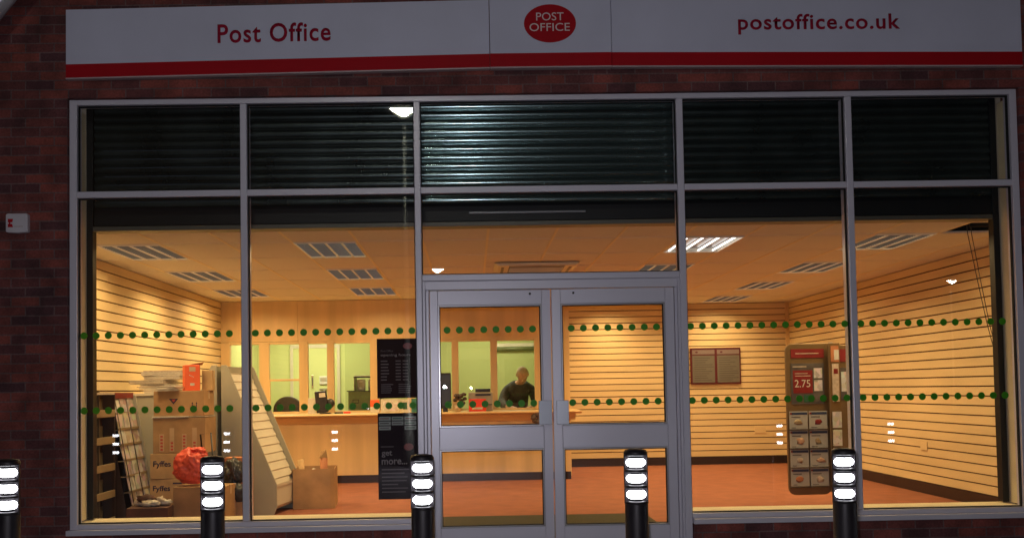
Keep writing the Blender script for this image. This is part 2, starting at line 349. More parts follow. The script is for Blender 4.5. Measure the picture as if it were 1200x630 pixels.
def area(name, loc, sx, sy, power, rgb, spread=180, rot=(0,0,0), parent=None):
    l = bpy.data.lights.new(name, 'AREA'); l.shape = 'RECTANGLE'; l.size = sx; l.size_y = sy; l.energy = power; l.color = rgb; l.spread = R(spread)
    o = bpy.data.objects.new(name, l); col.objects.link(o); o.rotation_euler = rot
    if parent is not None: o.parent = parent; o.location = Vector(loc)-parent.location
    else: o.location = loc
    return o
WARM = (1.,.71,.33)
coln = {-3.36: 'far left', -1.599: 'centre left', 1.923: 'centre right', 3.684: 'far right'}
rown = {1: 'front light, nearest the window', 3: 'second light from the window', 5: 'third light from the window', 7: 'last light, by the back wall'}
proto = None
for (x, y) in sorted(lights, key=lambda p: (p[0], p[1])):
    ck = min(coln, key=lambda k: abs(k-x)); rk = round((y-.17)/GY)
    lab = 'louvred ceiling light, %s, in the %s row' % (rown[rk], coln[ck])
    if proto is None:
        proto = thing('ceiling_light', lab, 'ceiling light', (x+GX/2, y+GY/2, 2.63), 'louvred lights set into the ceiling')
        b = MB(); w = .022
        b.box(x+.012,x+w,y+.012,y+GY-.012,2.620,2.70,'cream'); b.box(x+GX-w,x+GX-.012,y+.012,y+GY-.012,2.620,2.70,'cream')
        b.box(x+w,x+GX-w,y+.012,y+w,2.620,2.70,'cream'); b.box(x+w,x+GX-w,y+GY-w,y+GY-.012,2.620,2.70,'cream')
        b.box(x+w,x+GX-w,y+w,y+GY-w,2.71,2.72,'alu'); b.build('frame', proto)
        b = MB()
        for k in (1,2,3):
            xx = x+GX*k/4; b.prism([(xx-.014,2.675),(xx+.014,2.675),(xx+.007,2.619),(xx-.007,2.619)], y+w, y+GY-w, 'y', 'cream')
        for k in range(1, 18):
            yy = y+w+(GY-2*w)*k/18; b.box(x+w,x+GX-w,yy-.0015,yy+.0015,2.627,2.668,'steel')
        b.build('louvre', proto)
        for k in range(4):
            xx = x+GX*(k+.5)/4; b = MB(); b.lathe([(.013,0),(.013,GY-.08)], (xx,y+.04,2.695), 'tube', 10, axis='y'); b.build('tube', proto)
        t = proto
    else:
        t = copy_tree(proto); t.location = (x+GX/2, y+GY/2, 2.63); t['label'] = lab
    if ck > 1.5 and ck < 2.5 and rk == 1:
        t['label'] = 'ceiling light with bright bare tubes showing, at the front of the centre right row'
        for ch_ in list(t.children):
            if ch_.name.startswith(('louvre','tube')): bpy.data.objects.remove(ch_)
        for k in range(4):
            xx = x+GX*(k+.5)/4; b = MB(); b.lathe([(.009,0),(.009,GY-.10)], (xx,y+.05,2.636), 'tube2', 10, axis='y'); b.build('tube', t)  # thin glowing rods in place of the louvre draw the bright stripes
        b = MB(); b.box(x+.024,x+GX-.024,y+.024,y+GY-.024,2.66,2.67,'steel'); b.build('reflector', t)
    pw = 30. if ck < -3 else 28.
    if ck > 1: pw = 28.
    if rk == 1: pw *= .95
    area('lamp_glow', (x+GX/2, y+GY/2, 2.618), GX-.08, GY-.08, pw*1.07, WARM, {1:165,5:162}.get(rk,145), parent=None).name = 'lamp_glow'

# air conditioner
ac = thing('air_conditioner', 'square cream ceiling cassette air conditioner above the double doors', 'air conditioner', (.72,3.22,2.63))
b = MB(); b.prism([(.26,2.622),(1.18,2.622),(1.13,2.59),(.31,2.59)], 2.72, 3.72, 'y', 'ac'); b.build('casing', ac, bevel=.004)
b = MB(); b.box(.42,1.02,2.86,3.58,2.584,2.5895,'grille')
for k in range(14): b.box(.43,1.01,2.88+k*.05,2.895+k*.05,2.580,2.584,'ac')
b.build('grille', ac)
b = MB(); b.box(.34,.37,2.86,3.58,2.585,2.5895,'grille'); b.box(1.07,1.10,2.86,3.58,2.585,2.5895,'grille'); b.box(.42,1.02,2.76,2.80,2.585,2.5895,'grille'); b.build('air_slot', ac)

# cables hanging from the open tile
for k, (dx, nm) in enumerate(((0,'left one of the two grey cables dangling from the missing ceiling tile'), (.035,'right one of the two grey cables dangling from the missing ceiling tile'))):
    b = MB(); b.tube([(4.43+dx,.98,3.0),(4.45+dx,.98,2.6),(4.52+dx*.8,.98,2.2),(4.60+dx*.6,.99,1.8),(4.68+dx*.5,1.0,1.48),(4.71+dx*.4,1.0,1.25)], .0035, 'faint', 6)
    tag(b.build('cable'), nm, 'cable', 'cables hanging from the ceiling')

# ------------------------------------------------------------------ roller shutter
rs = thing('roller_shutter', 'dark ribbed metal roller shutter, rolled up behind the upper panes', 'roller shutter', (.62,.3,2.6))
b = MB(); X0, X1 = -3.03, 4.30; prof = []
z = 2.80; i = b.mi('shutter'); vs = []; fs = []
while z < 3.72:
    for k in range(8):
        t = k/8; prof.append((.285-.013*math.sin(math.pi*t)**.8, z+.062*t))
    prof.append((.292, z+.064)); prof.append((.292, z+.069)); z += .07
n = len(prof)
b.bm.free()
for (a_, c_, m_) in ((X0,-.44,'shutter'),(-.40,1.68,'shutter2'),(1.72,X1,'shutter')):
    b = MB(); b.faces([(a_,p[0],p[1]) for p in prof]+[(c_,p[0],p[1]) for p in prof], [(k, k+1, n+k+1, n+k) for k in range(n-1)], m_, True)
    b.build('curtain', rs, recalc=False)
for a_ in (-.438, 1.682): b = MB(); b.box(a_,a_+.036,.255,.33,2.80,3.7,'shutdark'); b.build('guide_rail', rs)
b = MB()
for x in (-3.03,4.265): 
    pass
b.box(-3.085,-3.035,.25,.33,.3,3.7,'shutdark'); b.build('guide_rail', rs, bevel=.002)
b = MB(); b.box(4.29,4.34,.25,.33,.3,3.7,'shutdark'); b.build('guide_rail', rs, bevel=.002)
b = MB(); b.prism([(.262,2.648),(.30,2.648),(.30,2.798),(.276,2.798),(.266,2.77)], X0, X1, 'x', 'shutdark'); b.build('bottom_lath', rs, bevel=.003)
b = MB(); b.box(X0-.01,X1+.01,.255,.40,2.606,2.643,'shutbar'); b.build('bottom_bar', rs, bevel=.003)
b = MB(); b.box(.0,.95,.246,.262,2.705,2.722,'steel'); b.build('streak_bar', rs, bevel=.003)  # thin steel bar making the faint grey-blue streak on the bottom lath

# ------------------------------------------------------------------ shopfront
sf = thing('shopfront', 'pale grey aluminium shopfront with ten glass panes around double doors', 'shopfront', (.63,.02,0))
D0, D1 = 0., .10
b = MB()
b.box(XL,-3.063,D0,D1,.252,ZT,'frame'); b.box(4.32,XR,D0,D1,.252,ZT,'frame'); b.box(-3.063,4.32,D0+.001,D1,3.558,ZT,'frame')
b.box(-3.063,-.43,D0+.001,D1,.252,.290,'frame'); b.box(1.708,4.32,D0+.001,D1,.252,.290,'frame')
b.build('frame', sf, bevel=.003)
for (x0, x1, z0) in ((-1.79,-1.737,.291), (-.427,-.376,.0), (1.652,1.706,.0), (2.997,3.051,.291)):
    b = MB(); b.box(x0,x1,D0,.14,z0,3.557,'frame'); b.build('mullion', sf, bevel=.006)
bays = [(-3.063,-1.79),(-1.737,-.427),(-.376,1.652),(1.706,2.997),(3.051,4.32)]
for (x0, x1) in bays:
    b = MB(); b.box(x0+.0005,x1-.0005,D0+.001,D1,2.827,2.876,'frame'); b.build('transom', sf, bevel=.003)
b = MB(); b.box(-3.13,-.43,-.055,.02,.212,.2515,'frame'); b.build('sill', sf, bevel=.003)
b = MB(); b.box(1.708,4.385,-.055,.02,.212,.2515,'frame'); b.build('sill', sf, bevel=.003)
# door surround
b = MB()
b.box(-.3755,1.6515,D0+.001,D1,2.135,2.186,'frame'); b.box(-.3755,1.6515,.014,D1,2.064,2.1345,'frame')
b.box(-.3755,-.352,D0+.001,D1,.012,2.1345,'frame'); b.box(-.3515,-.324,.012,D1,.012,2.0635,'frame')
b.box(1.63,1.6515,D0+.001,D1,.012,2.1345,'frame'); b.box(1.607,1.6295,.012,D1,.012,2.0635,'frame')
b.build('door_frame', sf, bevel=.005)
b = MB(); b.box(-.3755,1.6515,.0,.12,.0,.011,'steel'); b.build('door_threshold', sf)
# gaskets (dark lines round the glass)
def gasket(b, x0, x1, z0, z1, y=.028, w=.006):
    b.box(x0,x0+w,y,y+.03,z0,z1,'frame_gap'); b.box(x1-w,x1,y,y+.03,z0,z1,'frame_gap'); b.box(x0+w,x1-w,y,y+.03,z0,z0+w,'frame_gap'); b.box(x0+w,x1-w,y,y+.03,z1-w,z1,'frame_gap')
def dots(b, x0, x1, z, y=.055, n=None, r=.0275, first=None, step=.0945):
    if n is None:
        n = int((x1-x0-.07)/step)+1
    s0 = first if first is not None else (x0+x1)/2-(n-1)*step/2
    for k in range(n): b.lathe([(r,0),(r,.001)], (s0+k*step, y, z), 'dot', 20, smooth=False, axis='y')
firsts = {-3.063: -3.03, -1.737: -1.693, 1.706: 1.738, 3.051: 3.095}
for (x0, x1) in bays:
    # upper pane
    b = MB(); b.box(x0+.002,x1-.002,.043,.049,2.878,3.556,'glass'); p = b.build('window_pane', sf)
    b = MB(); gasket(b, x0+.001, x1-.001, 2.8775, 3.5565); b.build('gasket', p)
    zb = 2.188 if x0 == -.376 else .292
    b = MB(); b.box(x0+.002,x1-.002,.043,.049,zb,2.825,'glass'); p = b.build('window_pane', sf)
    b = MB(); gasket(b, x0+.001, x1-.001, zb-.0005, 2.8255); b.build('gasket', p)
    if x0 != -.376:
        for z in (1.752, 1.166):
            b = MB(); n = 14 if z > 1.5 or x0 != -1.737 else 13
            if x0 == -3.063: n = 14 - 0
            nn = int((x1-firsts[x0]-.02)/.0945)+1
            dots(b, x0, x1, z, n=nn, first=firsts[x0]); b.build('dot_row', p)
# doors
def leaf(x0, x1, px0, px1, hx, sgn, hinge, ang):
    d = bpy.data.objects.new('door', None); col.objects.link(d); d.parent = sf; d.location = Vector((hinge,.04,0))-sf.location
    b = MB(); y0, y1 = .024, .074
    zs = [.014,.203,.813,.987,1.945,2.06]
    b.box(x0,px0,y0,y1,zs[0],zs[5],'frame'); b.box(px1,x1,y0,y1,zs[0],zs[5],'frame')
    for a, c in ((zs[0],zs[1]),(zs[2],zs[3]),(zs[4],zs[5])): b.box(px0+.0003,px1-.0003,y0+.001,y1-.001,a,c,'frame')
    b.build('door_leaf', d, bevel=.003)
    b = MB()
    for a, c in ((zs[1],zs[2]),(zs[3],zs[4])):   # glazing bead
        w = .013
        b.box(px0,px0+w,y0+.006,y0+.02,a,c,'rail'); b.box(px1-w,px1,y0+.006,y0+.02,a,c,'rail'); b.box(px0+w,px1-w,y0+.006,y0+.02,a,a+w,'rail'); b.box(px0+w,px1-w,y0+.006,y0+.02,c-w,c,'rail')
    b.build('glazing_bead', d, bevel=.002)
    for a, c in ((zs[1],zs[2]),(zs[3],zs[4])):
        b = MB(); b.box(px0+.001,px1-.001,.046,.052,a+.001,c-.001,'glass'); gasket(b, px0+.0135, px1-.0135, a+.0135, c-.0135, .036, .005); b.build('glass_pane', d)
    for z in (1.752,1.166):
        b = MB(); dots(b, 0, 0, z, y=.058, n=8, first=(-.187 if sgn < 0 else .793), step=.0965); b.build('dot_row', d)
    b = MB()
    b.box(hx[0],hx[1],-.052,-.046,1.0,1.186,'steel')
    for z in (1.03,1.156): b.lathe([(.009,0),(.009,.07)], ((hx[0]+hx[1])/2, -.047, z), 'steel', 10, axis='y')
    b.box(hx[0] if sgn > 0 else hx[1]-.008, hx[0]+.008 if sgn > 0 else hx[1], -.046,-.012,1.0,1.186,'alu')
    b.box(hx[1]-.008 if sgn > 0 else hx[0], hx[1] if sgn > 0 else hx[0]+.008, -.046,-.030,1.0,1.186,'rail')
    b.build('handle', d, bevel=.002)
    b = MB(); b.lathe([(.009,0),(.009,.008)], (x0+(x1-x0)*(.83 if sgn < 0 else .18), .017, 2.028), 'black', 14, axis='y'); b.build('lock', d)
    d.rotation_euler = (0,0,ang)
    return d
dl = leaf(-.321,.631,-.258,.562,(.517,.622),-1,-.321,R(1.5))
dr = leaf(.637,1.604,.708,1.534,(.657,.752),1,1.604,R(-.35))
b = MB(); b.box(.665,.685,.0215,.0235,1.20,1.29,'frame_gap')
T = Matrix.Translation((.675,0,1.245)) @ Matrix.Rotation(R(90), 4, 'Y') @ Matrix.Translation((-.675,0,-1.245))
b = text_bm('PULL', .642, .708, 1.238, 1.252, .0225, 'white', .001, T=T); b.build('pull_label', dr)

# posters on the glass by the door
def poster(name, label, z0, z1):
    t = thing(name, label, 'poster', (-.585,.06,z0)); b = MB(); b.box(-.742,-.432,.052,.056,z0,z1,'poster'); b.build('sheet', t, bevel=.001); return t
def oval(b, cx, cz, rx, rz, y, m, ring=None, t=.001):
    pts = [(cx+rx*math.cos(a*math.pi/20), cz+rz*math.sin(a*math.pi/20)) for a in range(40)]
    if ring:
        q = [(cx+(rx-ring)*math.cos(a*math.pi/20), cz+(rz-ring)*math.sin(a*math.pi/20)) for a in range(40)]
        b.faces([(p[0],y-t,p[1]) for p in pts]+[(p[0],y-t,p[1]) for p in q], [(k,(k+1) % 40,40+(k+1) % 40,40+k) for k in range(40)], m)
    else: b.prism(pts, y-t, y, 'y', m)
po = poster('poster', 'dark opening hours poster on the glass left of the doors, above the get more poster', 1.225, 1.692)
y = .0515
b = MB(); oval(b, -.500, 1.632, .036, .025, y, 'posterred'); b.build('logo', po)
text_bm('Post Office', -.71,-.615,1.588,1.604,y,'posterfaint',.0006).build('writing', po)
text_bm('opening hours', -.712,-.478,1.548,1.574,y,'postertext',.0006,weight=.01).build('writing', po)
b = MB(); random.seed(3)
for k in range(7):
    z = 1.520-k*.0245
    w = random.uniform(.045,.075)
    for x0, x1 in ((-.712,-.712+w), (-.596,-.556), (-.540,-.50)): b.box(x0,x1,y-.0006,y,z-.009,z,'posterfaint')
for k in range(5):
    z = 1.335-k*.016
    for x0 in (-.712,-.575): b.box(x0,x0+random.uniform(.07,.1),y-.0006,y,z-.006,z,'posterfaint')
b.build('small_print', po)
po = poster('poster', 'tall dark get more poster on the glass left of the doors, below the opening hours', .436, 1.108)
b = MB()
for r_ in range(3):
    for c_ in range(3):
        if r_ == 2 and c_ == 1: continue
        x0 = -.732+c_*.100; z0 = 1.05-r_*.037; b.box(x0,x0+.092,y-.001,y,z0,z0+.030,'posterplaque')
        b.box(x0+.008,x0+.078,y-.0016,y-.001,z0+.012,z0+.019,['posterred','greenink','posterred','faint','posterfaint','greenink','posterfaint','faint','greenink'][r_*3+c_])
b.build('plaque', po)
b = MB(); oval(b, -.502, .842, .038, .028, y, 'posterred'); b.build('logo', po)
b = MB(); b.box(-.72,-.62,y-.0006,y,.842,.849,'posterfaint')
for k in range(7):
    z = .672-k*.029; b.box(-.715,-.715+random.uniform(.12,.23),y-.0006,y,z-.009,z,'posterfaint')
b.build('small_print', po)
text_bm('get', -.715,-.632,.762,.815,y,'postertext',.0006,weight=.02).build('writing', po)
text_bm('more...', -.715,-.515,.706,.746,y,'postertext',.0006,weight=.02).build('writing', po)

# ------------------------------------------------------------------ signboards
def sign(label, x0, x1, zb0, zb1, zt, y, red=.105):
    t = thing('signboard', label, 'sign', ((x0+x1)/2,y,min(zb0,zb1)), 'signboards over the shopfront')
    def quad(b, za0, za1, zc0, zc1, yf, yb, m): b.prism([(x0,za0),(x1,za1),(x1,zc1),(x0,zc0)], yf, yb, 'y', m)
    b = MB(); quad(b, zb0+.012+red, zb1+.012+red, zt[0], zt[1], y, -.038, 'sign'); b.build('panel', t, bevel=.002)
    b = MB(); quad(b, zb0+.010, zb1+.010, zb0+.012+red, zb1+.012+red, y-.001, -.038, 'signred'); b.build('red_band', t)
    b = MB(); quad(b, zb0, zb1, zb0+.010, zb1+.010, y-.004, -.038, 'signedge'); b.build('edge_strip', t)
    return t
s1 = sign('left signboard lettered Post Office, off white with red lower band', -3.112, .181, 3.737, 3.784, (4.285,4.33), -.085)
s2 = sign('short centre signboard with the red oval badge', .186, 1.137, 3.782, 3.783, (4.34,4.34), -.095)
s3 = sign('right signboard lettered with the web address, off white with red lower band', 1.142, 4.388, 3.785, 3.753, (4.335,4.30), -.085)
text_bm('Post Office', -1.936,-1.057,4.006,4.155,-.086,'textred',.006,weight=.014,spacing=1.1,tilt=.012).build('lettering', s1)
text_bm('postoffice.co.uk', 2.14,3.42,4.030,4.190,-.086,'textred',.006,weight=.014,spacing=1.1,tilt=-.004).build('lettering', s3)
b = MB(); oval(b, .658, 4.130, .204, .151, -.096, 'signred', t=.008); bd = b.build('badge', s2, bevel=.002)
text_bm('POST', .550,.766,4.152,4.215,-.1045,'text_white',.001).build('lettering', bd)
text_bm('OFFICE', .497,.812,4.068,4.131,-.1045,'text_white',.001).build('lettering', bd)

# alarm box
al = thing('alarm_box', 'small white alarm bell box with red emblem on the brick left of the window', 'alarm box', (-3.49,-.04,2.55))
b = MB(); b.prism([(-3.575,2.555),(-3.56,2.551),(-3.49,2.546),(-3.415,2.551),(-3.407,2.56),(-3.407,2.69),(-3.42,2.697),(-3.56,2.697),(-3.575,2.69)], -.085, -.036, 'y', 'alarm'); b.build('cover', al, bevel=.008)
b = MB(); b.prism([(-3.557,2.628),(-3.523,2.628),(-3.517,2.655),(-3.557,2.655)], -.0865,-.085,'y','signred'); b.prism([(-3.557,2.590),(-3.517,2.590),(-3.525,2.616),(-3.557,2.616)], -.0865,-.085,'y','signred')
b.prism([(-3.549,2.616),(-3.537,2.616),(-3.537,2.628),(-3.549,2.628)], -.0865,-.085,'y','signred')
for k in range(7): b.box(-3.510+k*.010,-3.503+k*.010,-.0858,-.085,2.591,2.600,'signedge')
b.build('emblem', al)

# pale pipe crossing the top left corner
b = MB(); d = Vector((.63,0,.777)).normalized(); c0 = Vector((-3.585,-.30,4.192)); b.tube([c0-d*1.1, c0, c0+d*1.6], .085, 'rail', 24)
tag(b.build('pipe'), 'pale glossy slanting pipe crossing the brickwork at the top left corner', 'pipe')

# ------------------------------------------------------------------ bollards
bl = ['light bollard farthest left, half out of the picture beside the brick wall', 'light bollard second from left, in front of the stacked cartons', 'light bollard left of the double doors, third from left',
      'light bollard standing before the right hand door', 'light bollard farthest right, in front of the leaflet stand',
      'light bollard beyond the left edge, mirrored low in the far left pane', 'light bollard just beyond the right edge, mirrored over the leaflet stand', 'light bollard well beyond the right edge, mirrored in the far right pane']
proto = None
for k, (x, zo) in enumerate(((-2.498,0),(-1.404,-.003),(-.275,-.014),(.882,-.006),(2.017,-.022),(-3.62,0),(3.15,-.02),(4.30,-.02))):
    if proto is None:
        proto = thing('bollard', bl[0], 'light bollard', (x,-2.34,0), 'illuminated bollards along the pavement')
        c = (x,-2.34,0)
        b = MB(); b.lathe([(.08,0),(.08,.02),(.063,.025),(.0625,.652),(.058,.662)], c, 'bollard', 40); b.build('post', proto)
        b = MB(); b.lathe([(.058,.914),(.064,.92),(.064,.932),(.056,.944),(.03,.950),(.001,.951)], c, 'bollard', 40); b.build('cap', proto)
        for z in (.705,.792,.877):
            b = MB(); vs = []; fs = []; N = 28; K = 9
            for i_ in range(K):
                h_ = -1+2*i_/(K-1); r_ = .053*math.sqrt(max(1-h_*h_, .0004))
                for k_ in range(N+1): a_ = math.pi+math.pi*k_/N; vs.append((x+r_*math.cos(a_), -2.34+r_*math.sin(a_), z+.030*h_))
            for i_ in range(K-1):
                for k_ in range(N): q = i_*(N+1)+k_; fs.append((q,q+1,q+N+2,q+N+1))
            b.faces(vs, fs, 'led', True); b.build('lens', proto)
            b = MB(); b.box(x-.030,x+.030,-2.34+.057,-2.34+.0615,z-.013,z+.013,'led'); b.build('rear_slot', proto)
        b = MB(); b.lathe([(.036,.655),(.036,.92)], c, 'bollard', 30); b.prism([(x+.058*math.cos(R(a_)), -2.34+.058*math.sin(R(a_))) for a_ in range(0,181,12)], .655, .92, 'z', 'bollard'); b.build('head', proto)
        for z in (.662,.7485,.8345):
            b = MB(); b.lathe([(.04,-.009),(.059,-.007),(.061,-.003),(.061,.003),(.059,.007),(.04,.009)], (x,-2.34,z), 'bollard', 36); b.build('louvre_ring', proto)
        b = MB()
        for a in (0,180):
            q = Vector((math.cos(R(a)), math.sin(R(a)), 0)); p = Vector(c)+q*.060
            b.box(p.x-.004,p.x+.004,p.y-.010,p.y+.010,.655,.92,'bollard')
        b.build('spine', proto, bevel=.002); t = proto
    else:
        t = copy_tree(proto); t.location = (x,-2.34,0); t['label'] = bl[k]
    t.location.z = zo; 

# street lamps behind the photographer (seen only as reflections in the glass)
for k, (x, y_, h, lab) in enumerate(((-1.096,-9.07,6.06,'nearest street lamp, standing on the pavement behind the photographer'), (-1.29,-31.5,6.06,'distant street lamp straight across from the shop'), (23.1,-38.9,6.06,'distant street lamp off to the right across the road'))):
    t = thing('street_lamp', lab, 'street lamp', (x,y_,0), 'street lamps facing the shop')
    b = MB(); b.lathe([(.10,0),(.10,.9),(.05,1.0),(.035,h-.15)], (x,y_,0), 'lampbody', 20); b.build('pole', t)
    b = MB(); b.prism([(x-.34,h+.10),(x-.06,h-.12),(x+.06,h-.12),(x+.34,h+.10),(x,h+.16)], y_-.18, y_+.10, 'y', 'lampbody'); b.build('lamp_head', t, bevel=.01)
    b = MB(); b.prism([(x-.24,h+.06),(x-.05,h-.07),(x+.05,h-.07),(x+.24,h+.06)], y_+.105, y_+.16, 'y', 'lamp'); b.build('lens', t, bevel=.01)

# ------------------------------------------------------------------ counter and serving screen
YS = 6.78
sw = thing('serving_screen', 'maple framed glass serving screen with deep fascia above the counter', 'serving screen', (-1.1,YS,0))
b = MB(); b.box(-3.67,-2.545,YS+.008,YS+.10,2.035,2.628,'maple'); b.box(-2.541,1.45,YS,YS+.10,2.03,2.628,'maple'); b.build('fascia', sw, bevel=.002)
b = MB(); b.box(1.05,1.449,YS+.001,YS+.10,.0,2.029,'maple'); b.box(1.38,1.45,YS+.101,8.3,0,2.628,'maple'); b.build('end_panel', sw, bevel=.002)
opens = [(-3.54,-3.11),(-2.97,-2.53),(-2.40,-2.12),(-2.02,-1.49),(-1.36,-.95),(-.84,-.29),(-.19,.28),(.38,.93)]
edges = [-3.67]+[v for o_ in opens for v in o_]+[1.049]
for k in range(0, len(edges), 2):
    b = MB(); b.box(edges[k]+.0005,edges[k+1]-.0005,YS-.012,YS+.085,.98,2.0295,'maple'); b.build('post', sw, bevel=.003)
b = MB(); b.box(-3.67,1.049,YS-.006,YS+.08,.981,1.005,'maple')
b2 = b
for (x0, x1) in opens: b.box(x0,x1,YS+.0,YS+.08,1.995,2.0292,'maple')
b.build('rail', sw, bevel=.002)
b = MB(); b.box(-2.97,-2.53,YS+.01,YS+.06,1.455,1.485,'maple'); b.box(-2.99,-2.955,YS-.02,YS+.03,1.0,1.46,'maple'); b.box(-.86,-.84,YS-.02,YS+.03,1.0,2.0,'maple'); b.build('sash', sw, bevel=.002)
for (x0, x1) in opens:
    b = MB(); b.box(x0+.001,x1-.001,YS+.035,YS+.041,1.006,1.994,'glass_in'); b.build('glass_pane', sw)
ct = thing('counter', 'long maple counter with moulded edge and dark plinth in front of the serving screen', 'counter', (-1.1,6.4,0))
b = MB(); b.prism([(6.00,.955),(6.01,.972),(7.22,.972),(7.22,.93),(6.05,.93),(6.02,.938)], -3.66, 1.53, 'x', 'mapleh'); b.build('worktop', ct, bevel=.004)
b = MB(); b.prism([(6.06,.929),(6.12,.865),(6.14,.84),(6.2,.84),(6.2,.929)], -3.66, 1.45, 'x', 'mapleh'); b.build('moulding', ct, bevel=.002)
b = MB(); b.box(-3.66,1.385,6.16,6.765,.115,.8395,'maple'); b.box(-3.66,1.30,6.90,7.15,.115,.929,'maple'); b.build('front_panel', ct, bevel=.002)
b = MB(); b.box(-3.66,1.38,6.19,6.7,.005,.114,'skirt'); b.build('plinth', ct)

# staff room behind
sr = thing('staff_room', 'lime green staff room walls seen through the serving screen', 'wall', (-1.1,9.2,0))
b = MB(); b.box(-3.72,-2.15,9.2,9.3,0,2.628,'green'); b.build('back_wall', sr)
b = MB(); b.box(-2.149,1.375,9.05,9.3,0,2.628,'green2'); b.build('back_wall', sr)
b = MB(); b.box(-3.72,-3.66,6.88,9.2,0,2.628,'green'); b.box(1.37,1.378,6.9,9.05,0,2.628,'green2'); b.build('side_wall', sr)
b = MB(); b.box(-3.1,-3.05,9.16,9.199,0,2.1,'greyl'); b.box(-2.30,-2.25,9.16,9.199,0,2.1,'greyl'); b.box(-3.05,-2.30,9.16,9.199,2.04,2.1,'greyl'); b.box(-3.05,-2.30,9.17,9.199,0,2.04,'green'); dd = b.build('door', sr)
b = MB(); b.box(-2.735,-2.705,9.145,9.16,1.36,1.58,'alu'); b.box(-2.725,-2.715,9.12,9.145,1.40,1.54,'black'); b.build('handle', dd, bevel=.003)
b = MB(); b.box(.40,1.15,9.0,9.049,2.0,2.06,'greyl'); b.lathe([(.035,0),(.035,.75)], (.40,9.0,1.97), 'dkgreen', 14, axis='x'); tag(b.build('band_strip'), 'rolled strip added for the dark band above the head of the man at the counter', 'blind')  # rolled strip added to give the dark band across the green wall
ip = thing('door_entry_panel', 'small white keypad panel on the green wall beside the door handle', 'control panel', (-2.45,9.15,1.3))
b = MB(); b.box(-2.60,-2.46,9.14,9.169,1.42,1.56,'plastic'); b.build('casing', ip, bevel=.006)
b = MB(); b.box(-2.585,-2.475,9.136,9.1395,1.47,1.53,'grey'); b.build('screen', ip)
b = MB(); b.box(-2.60,-2.46,9.14,9.169,1.33,1.35,'grey'); b.build('ledge', ip)
GW = (1.,.93,.60)
area('staff_room_lamp', (-2.5,8.0,2.6), 1.2, .5, 52, GW); area('staff_room_lamp', (.2,8.0,2.6), 1.2, .5, 34, GW)

# cabinet with trays behind the glass
cb = thing('cabinet', 'olive metal cabinet with a label slot seen behind the serving screen', 'cabinet', (-1.7,8.1,0))
b = MB(); b.box(-1.95,-1.42,7.85,8.3,0,1.285,'dkgreen'); b.build('body', cb, bevel=.006)
b = MB(); b.box(-1.97,-1.40,7.83,8.32,1.286,1.30,'black'); b.build('top', cb, bevel=.003)
b = MB(); b.box(-1.88,-1.78,7.842,7.849,1.10,1.16,'black'); b.box(-1.87,-1.79,7.838,7.841,1.11,1.15,'dkgreen'); b.build('label_slot', cb)
b = MB(); b.box(-1.86,-1.46,7.86,8.2,1.52,1.535,'plastic'); b.box(-1.86,-1.85,7.86,8.2,1.30,1.52,'machine'); b.box(-1.47,-1.46,7.86,8.2,1.30,1.52,'machine'); b.box(-1.86,-1.46,7.85,7.86,1.50,1.52,'black')
tag(b.build('shelf_tray', bevel=.002), 'small raised tray shelf standing on the olive cabinet', 'tray')
for k, x in enumerate((-1.76,-1.58)):
    b = MB(); b.lathe([(.05,0),(.068,.01),(.070,.15),(.062,.17),(.04,.175)], (x,8.0,1.301), 'plastic', 18); b.box(x-.03,x+.03,7.925,7.929,1.35,1.43,'grey'); tag(b.build('canister'), ['left','right'][k]+' one of the two white canisters under the tray shelf on the cabinet', 'canister', 'canisters on the cabinet')

# office chairs
ch = thing('office_chair', 'black arched office chair back behind the left serving window', 'office chair', (-2.83,7.6,0))
b = MB(); pts = []
for a in range(0, 21): t = math.pi*a/20; pts.append((-2.83-.225*math.cos(t)*1.0, .98+.25*math.sin(t)**.8))
pts = pts[::-1]; pts += [(-3.05,.70),(-2.61,.70)]
b.prism(pts, 7.45, 7.52, 'y', 'black'); b.build('backrest', ch, bevel=.02)
b = MB(); b.box(-3.08,-2.58,7.52,8.0,.48,.56,'black'); b.build('seat', ch, bevel=.02)
b = MB(); b.lathe([(.03,0),(.03,.4)], (-2.83,7.76,.08), 'black', 14)
for a in range(5): q = R(72*a); b.tube([(-2.83,7.76,.09),(-2.83+.28*math.cos(q),7.76+.28*math.sin(q),.05)], .018, 'black')
b.build('base', ch)

# ------------------------------------------------------------------ things on the counter (top z .972)
ZC = .9725
t = thing('card_terminal', 'black tilted card terminal with a cream label on the counter, left window', 'card terminal', (-2.13,6.5,ZC))
T = Matrix.Translation((-2.13,6.5,ZC)) @ Matrix.Rotation(R(-6), 4, 'Y')
b = MB(); b.box(-.10,.07,-.03,.03,.02,.33,'black',T); b.box(-.06,.10,-.05,.05,0,.02,'black'); b.bm.verts.ensure_lookup_table()
b.build('body', t, bevel=.01)
b = MB(); b.box(-.035,.055,-.036,-.031,.24,.30,'paper',T); b.build('label_plate', t)
b = MB(); b.lathe([(.06,0),(.07,.03),(.07,.05),(.05,.06)], (-2.05,6.5,1.12), 'black', 20, axis='y'); b.build('handset', t)
for v in t.children:
    if v.name.startswith('body'):
        for q in v.data.vertices:
            if abs(q.co.z + t.location.z) < .2 and q.co.z < -.5: q.co += Vector((-2.13,6.5,ZC))
def small(name, label, cat, bs, bev=.003, group=None):
    b = MB()
    for a in bs: b.box(*a)
    return tag(b.build(name, bevel=bev), label, cat, group)
small('leaflet', 'white folded leaflet propped left of the black card terminal', 'leaflet', [(-2.36,-2.25,6.5,6.51,ZC,1.20,'paper'),(-2.355,-2.345,6.51,6.56,ZC,1.19,'paper')])
